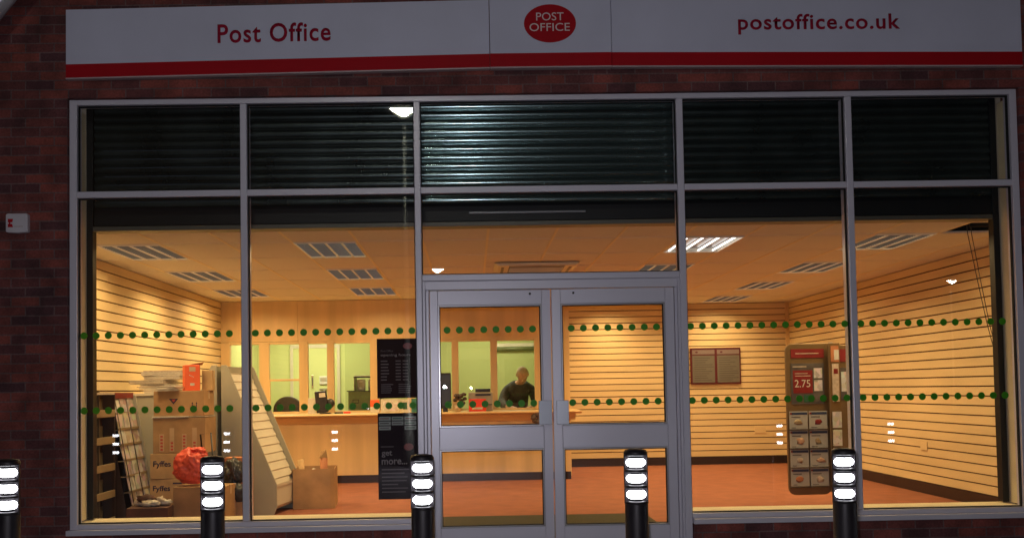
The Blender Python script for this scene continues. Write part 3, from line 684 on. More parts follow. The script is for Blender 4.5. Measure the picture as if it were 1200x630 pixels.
small('leaflet_holder', 'orange leaflet holder on the counter beside the opening hours poster', 'leaflet holder', [(-1.46,-1.33,6.45,6.46,ZC,1.16,'orange'),(-1.46,-1.33,6.44,6.449,ZC,1.06,'paper'),(-1.46,-1.33,6.46,6.50,ZC,.985,'orange')])
small('picture_card', 'framed picture card with pale print standing on the counter', 'picture card', [(-1.31,-1.03,6.45,6.47,ZC,1.17,'paper'),(-1.28,-1.06,6.445,6.4495,1.0,1.14,'leafimg')])
small('leaflet_box', 'white and green leaflet box on the counter', 'leaflet box', [(-1.02,-.90,6.42,6.5,ZC,1.16,'paper'),(-.99,-.93,6.415,6.419,1.02,1.12,'greenink')])
small('teal_box', 'dark teal box at the counter behind the poster edge', 'box', [(-.87,-.70,6.40,6.5,ZC,1.17,'teal')])
small('silhouette_slab', 'tall dark slab put in for a mirrored silhouette, at the left edge of the left door pane', 'dark slab', [(-.47,-.30,6.46,6.49,1.02,1.53,'black'),(-.46,-.31,6.4555,6.4595,1.06,1.50,'blue'),(-.42,-.35,6.44,6.54,ZC,1.02,'black')], .008)  # dark slab put in for the mirrored silhouette around the flash glint
t = thing('printer', 'grey counter printer with two black slots behind the red box', 'printer', (.13,6.6,ZC))
b = MB(); b.box(-.05,.30,6.52,6.70,ZC,1.245,'machine'); b.build('body', t, bevel=.01)
b = MB(); b.box(.05,.27,6.512,6.519,1.195,1.222,'black'); b.box(.23,.29,6.512,6.519,1.06,1.07,'black'); b.build('slot', t)
small('card_reader', 'flat black card reader lying on top of the grey printer', 'card reader', [(.05,.27,6.54,6.66,1.246,1.295,'black')], .006)
small('red_box', 'bright red and white leaflet box standing in front of the grey printer', 'box', [(-.045,.20,6.40,6.46,ZC,1.15,'red'),(.0,.15,6.396,6.3995,1.0,1.03,'paper')])
t = thing('dried_flowers', 'dark dried flower heads in a small pot on the counter beside the dark slab', 'dried flowers', (-.2,6.45,ZC))
b = MB(); b.lathe([(.035,0),(.05,.06),(.052,.09)], (-.2,6.45,ZC), 'paper2', 18); b.build('pot', t)
b = MB()
for k in range(13):
    b.blob((-.2+random.uniform(-.09,.10), 6.45+random.uniform(-.05,.05), 1.09+random.uniform(-.02,.13)), (.035,.035,.03), 'petal', .4, k, 2)
b.build('bloom', t)
small('papers', 'pale papers lying on the counter sill in front of the man', 'papers', [(.42,.62,6.60,6.74,ZC,.976,'paper'),(.60,.86,6.55,6.72,ZC,.975,'paper')], 0)
b = MB()
for k in range(6): b.blob((.90+.045*math.cos(k), 6.035-.01*(k % 2), .875+.05*math.sin(k)), (.045,.03,.045), 'petal', .3, k+40, 2)
tag(b.build('rosette'), 'dark gathered rosette fixed to the counter edge below the man', 'rosette')
small('stapler', 'small black and red stapler on the counter right of the terminal', 'stapler', [(-1.98,-1.86,6.5,6.53,ZC,.995,'black'),(-1.85,-1.75,6.5,6.53,ZC,1.0,'red')])

# notice board on the back wall
nb = thing('notice_board', 'double notice board in a dark red frame on the back slatted wall', 'notice board', (3.98,8.27,1.3))
b = MB(); b.box(3.572,4.392,8.262,8.297,1.308,1.90,'boardred'); b.build('frame', nb, bevel=.004)
for x0 in (3.60,4.005):
    b = MB(); b.box(x0,x0+.365,8.257,8.2615,1.795,1.868,'boardhead'); b.build('header', nb)
    b = MB(); b.box(x0,x0+.365,8.257,8.2615,1.335,1.775,'boardpaper')
    for k in range(11):
        z = 1.74-k*.036; w = random.uniform(.18,.32); b.box(x0+.03,x0+.03+w,8.2562,8.2569,z-.012,z,'faint')
    b.build('notice', nb)
    b = MB(); oval(b, x0+.07, 1.83, .022, .014, 8.2565, 'boardred'); b.build('emblem', nb)

# sockets on the right wall / back wall
small('wall_socket', 'pale wall socket on the right slatted wall low down', 'socket', [(5.188,5.1995,3.5,3.66,.50,.60,'board')], .002)
small('wall_socket', 'pale wall socket on the back slatted wall right of the notice board', 'socket', [(4.60,4.78,8.287,8.2995,.50,.61,'board')], .002)

# ------------------------------------------------------------------ leaflet stand
ls = thing('leaflet_stand', 'tall bronze rotating leaflet stand with posters and leaflets near the right windows', 'leaflet stand', (3.66,2.26,0))
def rpanel(b, w0, w1, z0, z1, r, T, m, t=.03):
    pts = []
    for cx, cz, a0 in ((w1-r,z0+r,-90),(w1-.005,z1-.005,0),(w0+r,z1-r,90),(w0+r,z0+r,180)):
        rr = r if cx != w1-.005 else .005
        for k in range(7): a = R(a0+15*k); pts.append((cx+rr*math.cos(a), cz+rr*math.sin(a)))
    n = len(pts); b.faces([T @ Vector((p[0],0,p[1])) for p in pts]+[T @ Vector((p[0],t,p[1])) for p in pts],
        [tuple(range(n)), tuple(range(2*n-1,n-1,-1))]+[(i,(i+1) % n,n+(i+1) % n,n+i) for i in range(n)], m)
# each wing: local x from 0 (pole) to -.46, local y=0 front face
def wing(T, kind):
    b = MB(); rpanel(b, -.46, -.02, .17, 1.69, .075, T, 'bronze'); w = b.build('wing', ls, bevel=.004)
    b = MB(); b.box(-.405,-.065,-.006,-.001,1.545,1.635,'standred',T); b.box(-.36,-.12,-.008,-.006,1.585,1.593,'paper2',T); b.build('header', w)
    b = MB(); b.box(-.41,-.07,-.006,-.001,1.08,1.49,'standdark',T); b.box(-.39,-.19,-.008,-.006,1.19,1.42,'standred',T)
    b.box(-.175,-.09,-.008,-.006,1.34,1.44,'leafimg',T); b.box(-.175,-.09,-.008,-.006,1.21,1.32,'leafimg',T)
    for k in range(3): b.box(-.40+k*.115,-.30+k*.115,-.008,-.006,1.10,1.17,'greenink' if k == 1 else 'standdark',T)
    b.box(-.39,-.25,-.008,-.006,1.452,1.462,'paper2',T); b.box(-.37,-.24,-.009,-.008,1.385,1.392,'paper2',T); b.box(-.37,-.21,-.009,-.008,1.36,1.367,'paper2',T)
    b.build('poster', w)
    text_bm('2.75', -.375, -.215, 1.25, 1.325, -.0085, 'paper', .0006, T=T).build('price', w)
    for r_ in range(4):
        for c_ in range(2):
            x0 = -.445+c_*.2; z0 = .83-r_*.19
            b = MB(); b.box(x0,x0+.185,-.030,-.022,z0,z0+.18,'leafpaper',T); b.box(x0+.02,x0+.18,-.0315,-.030,z0+.145,z0+.168,'blue',T)
            b.blob(tuple(T @ Vector((x0+.095+.012*((r_*2+c_) % 3-1),-.032,z0+.068))), (.05-.008*((r_+c_) % 3),.0015,.030+.006*(r_ % 2)), ['rackledge','orange2','standdark','skin','dkgreen','standred','paper2','leafimg'][(r_*3+c_*5) % 8], .5, r_+c_*4, 2); b.box(x0+.02,x0+.11,-.0315,-.030,z0+.118,z0+.126,'faint',T); b.box(x0+.02,x0+.06+.02*c_,-.0315,-.030,z0+.012,z0+.018,'faint',T); b.box(x0+.004,x0+.024,-.0315,-.030,z0+.148,z0+.166,'standred',T)
            b.build('leaflet', w)
    b = MB()
    for r_ in range(4): z0 = .83-r_*.19; b.box(-.45,-.05,-.045,-.0395,z0-.008,z0+.03,'glass_in',T); b.box(-.45,-.05,-.045,-.001,z0-.012,z0-.009,'bronzed',T)
    b.build('pocket', w)
    return w
base = Matrix.Translation((3.66,2.26,0))
wing(base @ Matrix.Translation((-.03,-.06,0)) @ Matrix.Rotation(R(2), 4, 'Z'), 0)
wing(base @ Matrix.Translation((.03,.04,0)) @ Matrix.Rotation(R(-82), 4, 'Z'), 1)
b = MB(); b.lathe([(.022,.02),(.022,1.70)], (3.66,2.26,0), 'steel', 16); b.build('pole', ls)
b = MB(); b.lathe([(.26,.004),(.26,.02),(.24,.03),(.03,.035)], (3.66,2.26,0), 'bronzed', 32); b.build('foot', ls)
# narrow side column holding long leaflets
T = base @ Matrix.Translation((-.07,-.13,0)) @ Matrix.Rotation(R(8), 4, 'Z')
b = MB(); b.box(0,.12,0,.02,.20,1.69,'bronze',T); b.build('side_column', ls, bevel=.004)
b = MB(); b.box(.02,.105,-.006,-.001,1.50,1.66,'orange2',T); b.box(.055,.105,-.008,-.006,1.52,1.62,'paper',T); b.box(.03,.10,-.008,-.001,1.10,1.48,'paper2',T); b.box(.045,.09,-.01,-.008,1.38,1.43,'standred',T)
for k in range(4): b.box(.015,.105,-.03,-.012,.30+k*.18,.46+k*.18,'leafimg',T)
b.build('long_leaflet', ls)
T = base @ Matrix.Translation((.06,-.02,0)) @ Matrix.Rotation(R(-4), 4, 'Z')
b = MB(); b.box(0,.135,0,.02,.20,1.67,'bronze',T); b.build('side_column', ls, bevel=.004)
b = MB(); b.box(.01,.125,-.006,-.001,1.50,1.63,'standred',T); b.box(.01,.125,-.006,-.001,1.12,1.44,'standdark',T); b.box(.03,.12,-.008,-.006,1.2,1.4,'leafimg',T); b.build('poster', ls)

# ------------------------------------------------------------------ stepped card units
def stepped(label, flip):
    """profile in x,z: back upright at x=0, sloping down towards +x; width along y"""
    t = thing('stepped_display', label, 'display unit', (-2.62,2.6,0), 'grey stepped card displays'); WY = 3.42
    prof = [(0,0),(.54,0),(.585,.10),(.585,.34),(.07,1.56),(.055,1.58),(0,1.58)]
    g = lambda pts: [(-2.62+p[0], p[1]) for p in pts]
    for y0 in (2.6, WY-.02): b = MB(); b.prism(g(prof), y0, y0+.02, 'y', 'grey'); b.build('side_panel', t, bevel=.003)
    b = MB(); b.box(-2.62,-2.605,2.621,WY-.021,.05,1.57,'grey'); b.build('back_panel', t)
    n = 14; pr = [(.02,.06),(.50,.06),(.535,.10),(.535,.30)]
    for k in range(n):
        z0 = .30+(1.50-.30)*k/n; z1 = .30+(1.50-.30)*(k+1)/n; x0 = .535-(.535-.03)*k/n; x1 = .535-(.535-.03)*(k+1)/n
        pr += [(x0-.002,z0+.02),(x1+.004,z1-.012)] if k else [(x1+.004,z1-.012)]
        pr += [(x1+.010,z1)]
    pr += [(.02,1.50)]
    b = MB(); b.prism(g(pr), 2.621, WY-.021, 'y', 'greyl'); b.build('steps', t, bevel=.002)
    b = MB(); b.box(-2.08,-2.076,2.63,WY-.03,.30,.33,'greyl'); b.build('front_lip', t)
    return t
u1 = stepped('grey stepped card display facing right beside the open carton', False)
u2 = copy_tree(u1); u2['label'] = 'grey stepped card display facing left, back to back with its twin behind the cartons'
u1.location.x = -2.61; u1.rotation_euler.z = R(-7)
u2.location = (-2.56,3.43,0); u2.rotation_euler = (0,0,math.pi+R(-7))

# racks on the left: one empty, one full of cards
r1 = thing('card_rack', 'empty dark wooden card rack with ledges in the left corner of the window', 'rack', (-3.36,1.2,0), 'card racks by the left wall')
y0, y1, XF = .93, 1.46, -3.30
b = MB(); b.box(XF-.14,XF-.115,y0,y1,.05,1.29,'rackdark'); b.box(XF-.14,XF-.0,y0-.02,y0,.0,1.30,'rackdark'); b.box(XF-.14,XF,y1,y1+.02,.0,1.30,'rackdark'); b.build('carcass', r1, bevel=.003)
b = MB(); b.box(XF-.14,XF,y0+.001,y1-.001,1.291,1.31,'paper2'); b.build('top', r1)
for k in range(5):
    z = .12+k*.245
    b = MB(); b.box(XF-.10,XF-.012,y0+.001,y1-.001,z-.015,z,'rackledge'); b.box(XF-.011,XF+.004,y0+.001,y1-.001,z-.01,z+.055,'rackledge'); b.build('ledge', r1, bevel=.002)
    b = MB()
    for j in range(1, 4): yy = y0+(y1-y0)*j/4; b.box(XF-.114,XF-.09,yy-.010,yy+.010,z+.001,z+.226,'rackwood')
    for j in range(4): yy = y0+(y1-y0)*(j+.08)/4; b.box(XF-.114,XF-.106,yy,yy+.11,z+.02,z+.15,'rackwood')
    b.build('divider', r1)
r2 = thing('card_rack', 'sloping rack crowded with greetings cards beside the empty dark rack', 'rack', (-3.3,2.1,0), 'card racks by the left wall')
y0, y1 = 1.50, 2.06
xt, xb = -3.345, -3.13
b = MB(); b.prism([(-3.56,0),(xb+.03,0),(xt+.03,1.28),(-3.56,1.28)], y1, y1+.02, 'y', 'grey'); b.build('side_panel', r2)
b = MB(); b.prism([(-3.56,0),(xb-.05,0),(xt-.05,1.26),(-3.56,1.26)], y0+.02, y1-.001, 'y', 'rackdark'); b.build('carcass', r2)
random.seed(5)
for k in range(8):
    f = k/8; z0 = .10+1.16*f; xo = xb+(xt-xb)*f
    for j in range(3):
        ya = y0+.006+(y1-y0)*j/3; yb = ya+(y1-y0)/3-.014
        b = MB(); hh = random.uniform(.125,.155); lean = random.uniform(.02,.035)
        b.faces([(xo+.006,ya,z0),(xo+.006,yb,z0),(xo+.006-lean,yb,z0+hh),(xo+.006-lean,ya,z0+hh),(xo,ya,z0),(xo,yb,z0),(xo-lean,yb,z0+hh),(xo-lean,ya,z0+hh)],
            [(0,1,2,3),(7,6,5,4),(0,4,5,1),(1,5,6,2),(2,6,7,3),(3,7,4,0)], cards[(k*3+j*2+random.randint(0,3)) % 4]); b.build('card', r2)
    b = MB(); b.box(xo+.008,xo+.012,y0,y1,z0-.012,z0+.010,'rackledge'); b.box(xo-.05,xo+.008,y0,y1,z0-.012,z0-.004,'rackledge'); b.build('ledge', r2)
b = MB(); b.box(xt-.01,xt+.01,y0,y1,1.255,1.31,'standred'); b.build('header', r2)
for yy in (y0+.002, y0+(y1-y0)*.52):
    b = MB(); b.tube([(xb+.03,yy,.06),(xt+.03,yy,1.25)], .005, 'rackdark', 8); b.build('rod', r2)

# grey cabinet with newspapers on top
t = thing('cabinet', 'plain grey cabinet behind the card rack, heaped with folded papers', 'cabinet', (-3.3,3.0,0))
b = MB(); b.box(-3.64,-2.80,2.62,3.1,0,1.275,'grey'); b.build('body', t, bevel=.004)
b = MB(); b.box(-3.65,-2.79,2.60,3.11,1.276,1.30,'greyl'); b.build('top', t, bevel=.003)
random.seed(11); z = 1.301
labs = ['bottom paper bundle of the heap on the grey cabinet','second paper bundle up in the heap on the grey cabinet','third paper bundle up, sticking out left on the grey cabinet','fourth paper bundle up in the heap on the grey cabinet','top paper bundle of the heap on the grey cabinet']
for k in range(5):
    h = random.uniform(.03,.055); w = random.uniform(.17,.21); cx = -3.27+random.uniform(-.06,.04)-(.05 if k == 2 else 0); a = R(random.uniform(-14,14)); 
    T = Matrix.Translation((cx,2.80,z)) @ Matrix.Rotation(a, 4, 'Z')
    b = MB(); n = 5
    for j in range(n): d_ = random.uniform(-.02,.02); b.box(-w+d_,w+d_*.7,-.15,.15,h*j/n,h*(j+.8)/n,['news','paper','news','paper2','paper'][(j+k) % 5],T)
    tag(b.build('newspaper_bundle', bevel=.002), labs[k], 'papers', 'paper bundles on the grey cabinet'); z += h+.001

# ------------------------------------------------------------------ cartons
def rot_box(name, label, cat, c, w, d, h, ang, m, extra=None, lid='tape', group=None, bev=.004):
    t = thing(name, label, cat, c, group); T = Matrix.Translation(c) @ Matrix.Rotation(R(ang), 4, 'Z')
    b = MB(); b.box(-w/2,w/2,-d/2,d/2,0,h,m,T); b.build('carton', t, bevel=bev)
    if lid:
        b = MB(); b.box(-w/2-.001,w/2+.001,-.025,.025,h+.0005,h+.002,lid,T); b.box(w/2+.0005,w/2+.002,-.025,.025,h-.08,h+.001,lid,T); b.build('tape', t)
    if extra: extra(t, T, w, d, h)
    return t
G = 'cardboard boxes piled in the left window'
def ex_fyffes(t, T, w, d, h):
    text_bm('Fyffes', -w/2+.03,-w/2+.20,h*.42,h*.72,-d/2-.0005,'ink',.0012,weight=.02,T=T).build('lettering', t)
    b = MB(); b.box(.0,.09,-d/2-.0015,-d/2-.0003,h-.05,h-.035,'ink',T); b.build('hand_hole', t)
rot_box('cardboard_box', 'lowest banana carton, on the floor under its lettered twin', 'box', (-2.92,2.2,0), .44, .40, .235, 2, 'card2', None, group=G)
rot_box('cardboard_box', 'lower of the two brown cartons lettered in dark ink that show their name', 'box', (-2.93,2.2,.236), .45, .40, .225, -1, 'card2', ex_fyffes, group=G)
rot_box('cardboard_box', 'upper of the two brown cartons lettered in dark ink that show their name', 'box', (-2.925,2.2,.462), .46, .40, .245, 1, 'card2', ex_fyffes, group=G)
def ex_tall(t, T, w, d, h):
    b = MB()
    for k, x in enumerate((-.17,-.07,.05,.15)): b.box(x-.022,x+.022,-d/2-.002,-d/2-.0004,.02,h*(.72 if k % 2 else .55),'tape',T)
    b.build('strip', t)
    b = MB(); random.seed(2)
    for k, x in enumerate((-.17,-.07,.05,.15)):
        for j in range(5): b.box(x-.012,x+.012,-d/2-.003,-d/2-.0022,.03+j*.032,.048+j*.032,'redink' if k % 2 == 0 or j < 3 else 'tape',T)
    b.build('print', t)
rot_box('cardboard_box', 'upright brown carton with vertical printed strips, middle of the pile', 'box', (-2.87,2.2,.708), .51, .40, .345, 0, 'card', ex_tall, lid=None, group=G)
b = MB(); T = Matrix.Translation((-2.875,2.2,1.0535))
b.box(-.26,.06,-.21,.18,0,.006,'paper',T); b.box(.04,.26,-.20,.18,.0065,.013,'paper2',T); b.box(-.25,.10,-.215,-.17,.0065,.017,'paper',T)
tag(b.build('paper_sheets', bevel=.002), 'flattened pale sheets pressed between the upright carton and the emblem box', 'papers')
def ex_logo(t, T, w, d, h):
    b = MB(); b.prism([(-.075,.17),(.015,.17),(-.03,.115)], 0, .0012, 'y', 'ink'); 
    for v in b.bm.verts: v.co = T @ (v.co + Vector((-.02,-d/2-.0015,0)))
    b.build('emblem', t)
    b = MB(); b.prism([(-.052,.163),(-.008,.163),(-.03,.137)], 0, .001, 'y', 'redink')
    for v in b.bm.verts: v.co = T @ (v.co + Vector((-.02,-d/2-.0028,0)))
    b.build('emblem_centre', t)
    b = MB()
    for x in (.13,.17): b.box(x,x+.006,-d/2-.0015,-d/2-.0003,.08,.13,'ink',T); b.prism([(x-.006,.12),(x+.012,.12),(x+.003,.135)], 0, .0001, 'y', 'ink')
    for v in b.bm.verts:
        if v.co.y < .01 and v.co.y > -.01 and v.co.z < .5 and abs(v.co.x) < .5: v.co = T @ (v.co + Vector((0,-d/2-.0008,0)))
    b.build('arrow_mark', t)
rot_box('cardboard_box', 'wide brown carton with a dark triangular emblem, under the orange box', 'box', (-2.875,2.2,1.072), .49, .38, .245, 0, 'card', ex_logo, group=G)
def ex_or(t, T, w, d, h):
    b = MB(); b.box(w/2+.0004,w/2+.003,-d/2,d/2,.0,h,'orange2',T); b.box(w/2+.0032,w/2+.004,-.04,.05,.10,.2,'rackwood',T); b.build('side_print', t)
    b = MB(); b.box(-.02,.02,-d/2-.002,-d/2-.0004,.05,.075,'paper',T); b.box(-.03,.03,-d/2-.002,-d/2-.0004,.19,.235,'tape',T)
    for k in range(4): b.box(-.03+k*.012,-.022+k*.012,-d/2-.002,-d/2-.0004,.15-k*.006,.158-k*.006,'paper',T)
    b.build('label', t)
rot_box('orange_box', 'bright orange box with torn open flap on top of the carton pile', 'box', (-2.80,2.18,1.318), .145, .20, .255, 22, 'orange', ex_or, lid=None)
rot_box('cardboard_box', 'small plain carton on the pile just right of the orange box', 'box', (-2.655,2.28,1.318), .10, .16, .20, 5, 'card2', None, group=G)
b = MB(); b.faces([(-2.80,2.13,1.573),(-2.70,2.22,1.573),(-2.68,2.20,1.60),(-2.74,2.11,1.585)], [(0,1,2,3)], 'orange2'); 
bb = b.build('flap'); ob = [o for o in bpy.data.objects if o.name.startswith('orange_box')][0]; bb.parent = ob; bb.location = bb.location-ob.location
s_ = bb.modifiers.new('s','SOLIDIFY'); s_.thickness = .003

# red bag on a big carton with folding trolley
def ex_none(*a): pass
rot_box('cardboard_box', 'large brown carton under the red bag, behind a lit bollard', 'box', (-2.49,1.52,0), .48, .34, .44, -3, 'card', None, group=G)
b = MB(); b.blob((-2.60,1.50,.61), (.175,.13,.185), 'redbag', .24, 3, 5, 1.5); b.blob((-2.56,1.52,.745), (.10,.08,.05), 'redbag', .5, 9, 4, 2.2)
tag(b.build('carrier_bag'), 'crumpled red plastic bag on the large carton', 'bag')
tr = thing('folding_trolley', 'thin black folding trolley handle standing up behind the red bag', 'trolley', (-2.5,1.73,0))
b = MB(); b.tube([(-2.52,1.76,.06),(-2.585,1.72,.90),(-2.485,1.72,.915),(-2.44,1.76,.06)], .008, 'black', 8); b.build('handle', tr)
b = MB(); b.tube([(-2.535,1.735,.45),(-2.45,1.735,.45)], .004, 'black', 8); b.box(-2.58,-2.38,1.74,1.90,.04,.055,'black'); b.build('frame', tr)
for x in (-2.56,-2.40): b = MB(); b.lathe([(.04,-.01),(.04,.01)], (x,1.78,.045), 'black', 18, axis='x'); b.build('wheel', tr)
# dark low carton with crumpled papers
rot_box('cardboard_box', 'low dark printed carton holding crumpled paper in front of the card rack', 'box', (-2.90,1.22,0), .36, .24, .285, 6, 'darkcard', None, lid=None, group=G)
b = MB()
for k in range(7): b.blob((-2.90+random.uniform(-.12,.12),1.22+random.uniform(-.06,.06),.315), (.065,.05,.025+.012*random.random()), ['paper','paper2','paper'][k % 3], .5, k*3, 3, 4)
tag(b.build('crumpled_paper'), 'crumpled pale paper heaped on the low dark carton', 'paper')
# black bag and brown paper between bollard and mullion
b = MB(); b.blob((-2.30,1.78,.52), (.12,.10,.15), 'blackbag', .35, 5, 4, 2.5); b.blob((-2.22,1.72,.34), (.09,.09,.10), 'blackbag', .35, 8, 3); tag(b.build('rubbish_bag'), 'black plastic bag slumped between the cartons and the stepped display', 'bag')
rot_box('cardboard_box', 'small brown carton with red print under the black bag', 'box', (-2.26,1.80,0), .24, .22, .26, 8, 'card2', None, lid='redink', group=G)
b = MB(); b.prism([(-2.36,.02),(-2.29,.02),(-2.275,.30),(-2.36,.32)], 1.36, 1.44, 'y', 'paper2'); tag(b.build('paper_bag', bevel=.01), 'pale brown paper bag standing right of the large carton', 'bag')
b = MB(); b.box(-2.42,-2.18,1.95,2.14,.0,.66,'orange2'); b.box(-2.415,-2.185,1.944,1.949,.55,.62,'redink'); tag(b.build('parcel', bevel=.01), 'reddish brown parcel standing behind the black bag', 'parcel')

b = MB(); b.box(-2.44,-2.30,1.40,1.42,.30,.46,'paper2'); b.box(-2.42,-2.32,1.396,1.3995,.34,.43,'redink'); tag(b.build('catalogue', bevel=.002), 'pale catalogue slipped beside the large carton, behind the lit bollard', 'catalogue')
for k, (x_, y_, z_, m_) in enumerate(((-2.98,2.06,1.3185,'news'),(-2.97,2.07,1.343,'paper'))):
    b = MB(); T = Matrix.Translation((x_,y_,z_)) @ Matrix.Rotation(R(9-22*k), 4, 'Z'); b.box(-.11,.09,-.09,.09,0,.008,m_,T); b.box(-.10,.10,-.08,.09,.009,.016,'paper2',T); b.box(-.11,.08,-.09,.08,.017,.023,m_,T)
    tag(b.build('newspaper', bevel=.002), ['lower folded newspaper on the emblem carton, left of the orange box','upper folded newspaper on the emblem carton, left of the orange box'][k], 'papers', 'newspapers on the emblem carton')
b = MB(); b.blob((-2.93,1.24,.345), (.10,.05,.05), 'darkcard', .6, 22, 3, 4); b.blob((-2.82,1.26,.33), (.05,.05,.04), 'paper2', .5, 25, 3, 4)
tag(b.build('wrapping_scraps'), 'dark and brown wrapping scraps behind the crumpled paper on the low carton', 'scraps')
# open carton with tubes
oc = thing('open_carton', 'open brown carton holding cardboard tubes, alone on the carpet by the counter', 'box', (-1.78,3.45,0))
w, d, h, th = .455, .50, .44, .006
T = Matrix.Translation((-1.775,3.46,0)) @ Matrix.Rotation(R(4), 4, 'Z')
b = MB(); b.box(-w/2,w/2,-d/2,-d/2+th,0,h,'card',T); b.box(-w/2,w/2,d/2-th,d/2,0,h,'card',T); b.box(-w/2,-w/2+th,-d/2+th,d/2-th,0,h,'card',T); b.box(w/2-th,w/2,-d/2+th,d/2-th,0,h,'card',T); b.box(-w/2+th,w/2-th,-d/2+th,d/2-th,.002,.012,'cardin',T); b.build('carton', oc)
b = MB(); b.faces([T@Vector(p) for p in ((-w/2,-d/2+th,h),(-w/2,d/2-th,h),(-w/2-.05,d/2-.02,h-.10),(-w/2-.05,-d/2+.02,h-.10))], [(0,1,2,3)], 'card'); f1 = b.build('flap', oc); f1.modifiers.new('s','SOLIDIFY').thickness = .005
b = MB(); b.tube([(-1.88,3.40,.05),(-1.93,3.38,.53)], .035, 'card2', 16); tag(b.build('cardboard_tube'), 'short pale tube leaning in the left of the open carton', 'tube')
b = MB(); b.tube([(-1.68,3.42,.05),(-1.665,3.36,.56)], .045, 'orange2', 6); b.faces([(-1.71,3.31,.55),(-1.62,3.33,.55),(-1.64,3.36,.64),(-1.70,3.38,.62)], [(0,1,2,3),(3,2,1,0)], 'cardin'); tag(b.build('cardboard_tube'), 'taller dark brown wrapped tube with a torn end in the right of the open carton', 'tube')
b = MB(); b.blob((-1.80,3.44,.38), (.09,.09,.05), 'paper', .4, 6, 3); tag(b.build('crumpled_paper'), 'crumpled white paper inside the open carton', 'paper')

# ------------------------------------------------------------------ the man behind the counter
def skinmesh(name, verts, edges, m, parent=None, sub=2, root=0, voxel=None, extra=None):
    me = bpy.data.meshes.new(name); me.from_pydata([v[0] for v in verts], edges, []); o = bpy.data.objects.new(name, me); col.objects.link(o)
    sk = o.modifiers.new('skin','SKIN'); sk.use_smooth_shade = True
    lay = me.skin_vertices[0].data if me.skin_vertices else None
    if lay is None:
        bpy.context.view_layer.objects.active = o
        lay = me.skin_vertices[0].data
    for i, v in enumerate(verts):
        r = v[1]; lay[i].radius = (r, r) if not isinstance(r, tuple) else r; lay[i].use_root = (i == root)
    ss = o.modifiers.new('sub','SUBSURF'); ss.levels = sub; ss.render_levels = sub
    bpy.context.view_layer.update()
    me2 = bpy.data.meshes.new_from_object(o.evaluated_get(bpy.context.evaluated_depsgraph_get()))
    bpy.data.objects.remove(o)
    if extra:
        bm = bmesh.new(); bm.from_mesh(me2); extra(bm); bm.to_mesh(me2); bm.free()
    o = bpy.data.objects.new(name, me2); col.objects.link(o)
    me2.materials.clear(); me2.materials.append(M[m])
    if voxel:
        r_ = o.modifiers.new('remesh','REMESH'); r_.mode = 'VOXEL'; r_.voxel_size = voxel; r_.use_smooth_shade = True
        s2 = o.modifiers.new('smooth','SMOOTH'); s2.factor = .5; s2.iterations = 3
    for p in me2.polygons: p.use_smooth = True
    if parent is not None:
        o.parent = parent; o.location = -parent.location
    return o
PX, PY = .73, 7.42
def head_extra(bm):
    c = Vector((.77,7.19,1.50)); Rm = Matrix.Rotation(R(-42), 3, 'X') @ Matrix.Rotation(R(-6), 3, 'Y')
    # local frame: -y face forward, z up
    def ell(cc, r, sub=3):
        g = bmesh.ops.create_icosphere(bm, subdivisions=sub, radius=1)
        for v in g['verts']: v.co = c + Rm @ (Vector(cc)+Vector((v.co.x*r[0], v.co.y*r[1], v.co.z*r[2])))
    Rm_ = Matrix.Rotation(R(46), 3, 'X'); 
    global _Rh, _ch
    Rm = Rm_; _Rh, _ch = Rm, c
    ell((0,0,.015), (.088,.104,.110), 4); ell((0,-.035,-.055), (.068,.066,.068)); ell((0,-.055,-.095), (.032,.035,.026))
    ell((0,-.103,-.02), (.014,.024,.030), 2); ell((0,-.088,.022), (.055,.014,.012), 2)
    for s in (-1,1):
        ell((s*.092,.005,-.012), (.010,.020,.032), 2); ell((s*.033,-.088,.005), (.013,.010,.009), 2)
    ell((0,-.092,-.058), (.027,.012,.006), 2); ell((0,-.090,-.067), (.022,.012,.007), 2)
V = []; Ed = []
def chain(pts, start=None):
    prev = start
    for p, r in pts:
        V.append((p, r)); i = len(V)-1
        if prev is not None: Ed.append((prev, i))
        prev = i
    return prev
pel = chain([((PX,7.62,.93), .13)])
ch1 = chain([((PX-.005,7.58,1.06), .12), ((PX-.01,7.50,1.20), .13)], pel); tp = chain([((PX,7.42,1.31), .10)], ch1); nk = chain([((PX+.02,7.35,1.385), .055), ((PX+.04,7.27,1.45), .055), ((.775,7.22,1.50), .06)], tp)
def arm(s, el, wr, hd, st):
    sh = chain([((PX+s*.11,7.43,1.30), .075), ((PX+s*.19,7.43,1.27), .062)], st)
    w_ = chain([(el, .046), (wr, .029)], sh)
    palm = chain([(hd, (.040,.020))], w_)
    hdv = Vector(hd); dr_ = (hdv-Vector(wr)).normalized(); side = dr_.cross(Vector((0,0,1))).normalized()*s
    for k, (off, ln) in enumerate(((-.030,.058),(-.010,.070),(.010,.066),(.029,.052))):
        a = hdv+side*off; chain([(tuple(a+dr_*.035), .0095), (tuple(a+dr_*(.035+ln*.5)+Vector((0,0,-.003))), .009), (tuple(a+dr_*(.035+ln)+Vector((0,0,-.018))), .0075)], palm)
    a = hdv-side*.038; chain([(tuple(a+dr_*.005), .011), (tuple(a-side*.02+dr_*.035+Vector((0,0,-.008))), .009)], w_)
arm(-1, (.455,7.30,1.06), (.545,7.08,1.015), (.60,7.00,1.012), tp)
arm(1, (1.00,7.30,1.06), (.925,7.09,1.015), (.875,7.01,1.012), tp)
for s in (-1,1): chain([((PX+s*.10,7.62,.86), .09), ((PX+s*.11,7.60,.50), .062), ((PX+s*.11,7.64,.12), .042), ((PX+s*.11,7.60,.05), .036), ((PX+s*.115,7.50,.035), .030)], pel)
pm = skinmesh('person', V, Ed, 'skin', None, 2, 0, .006, head_extra)
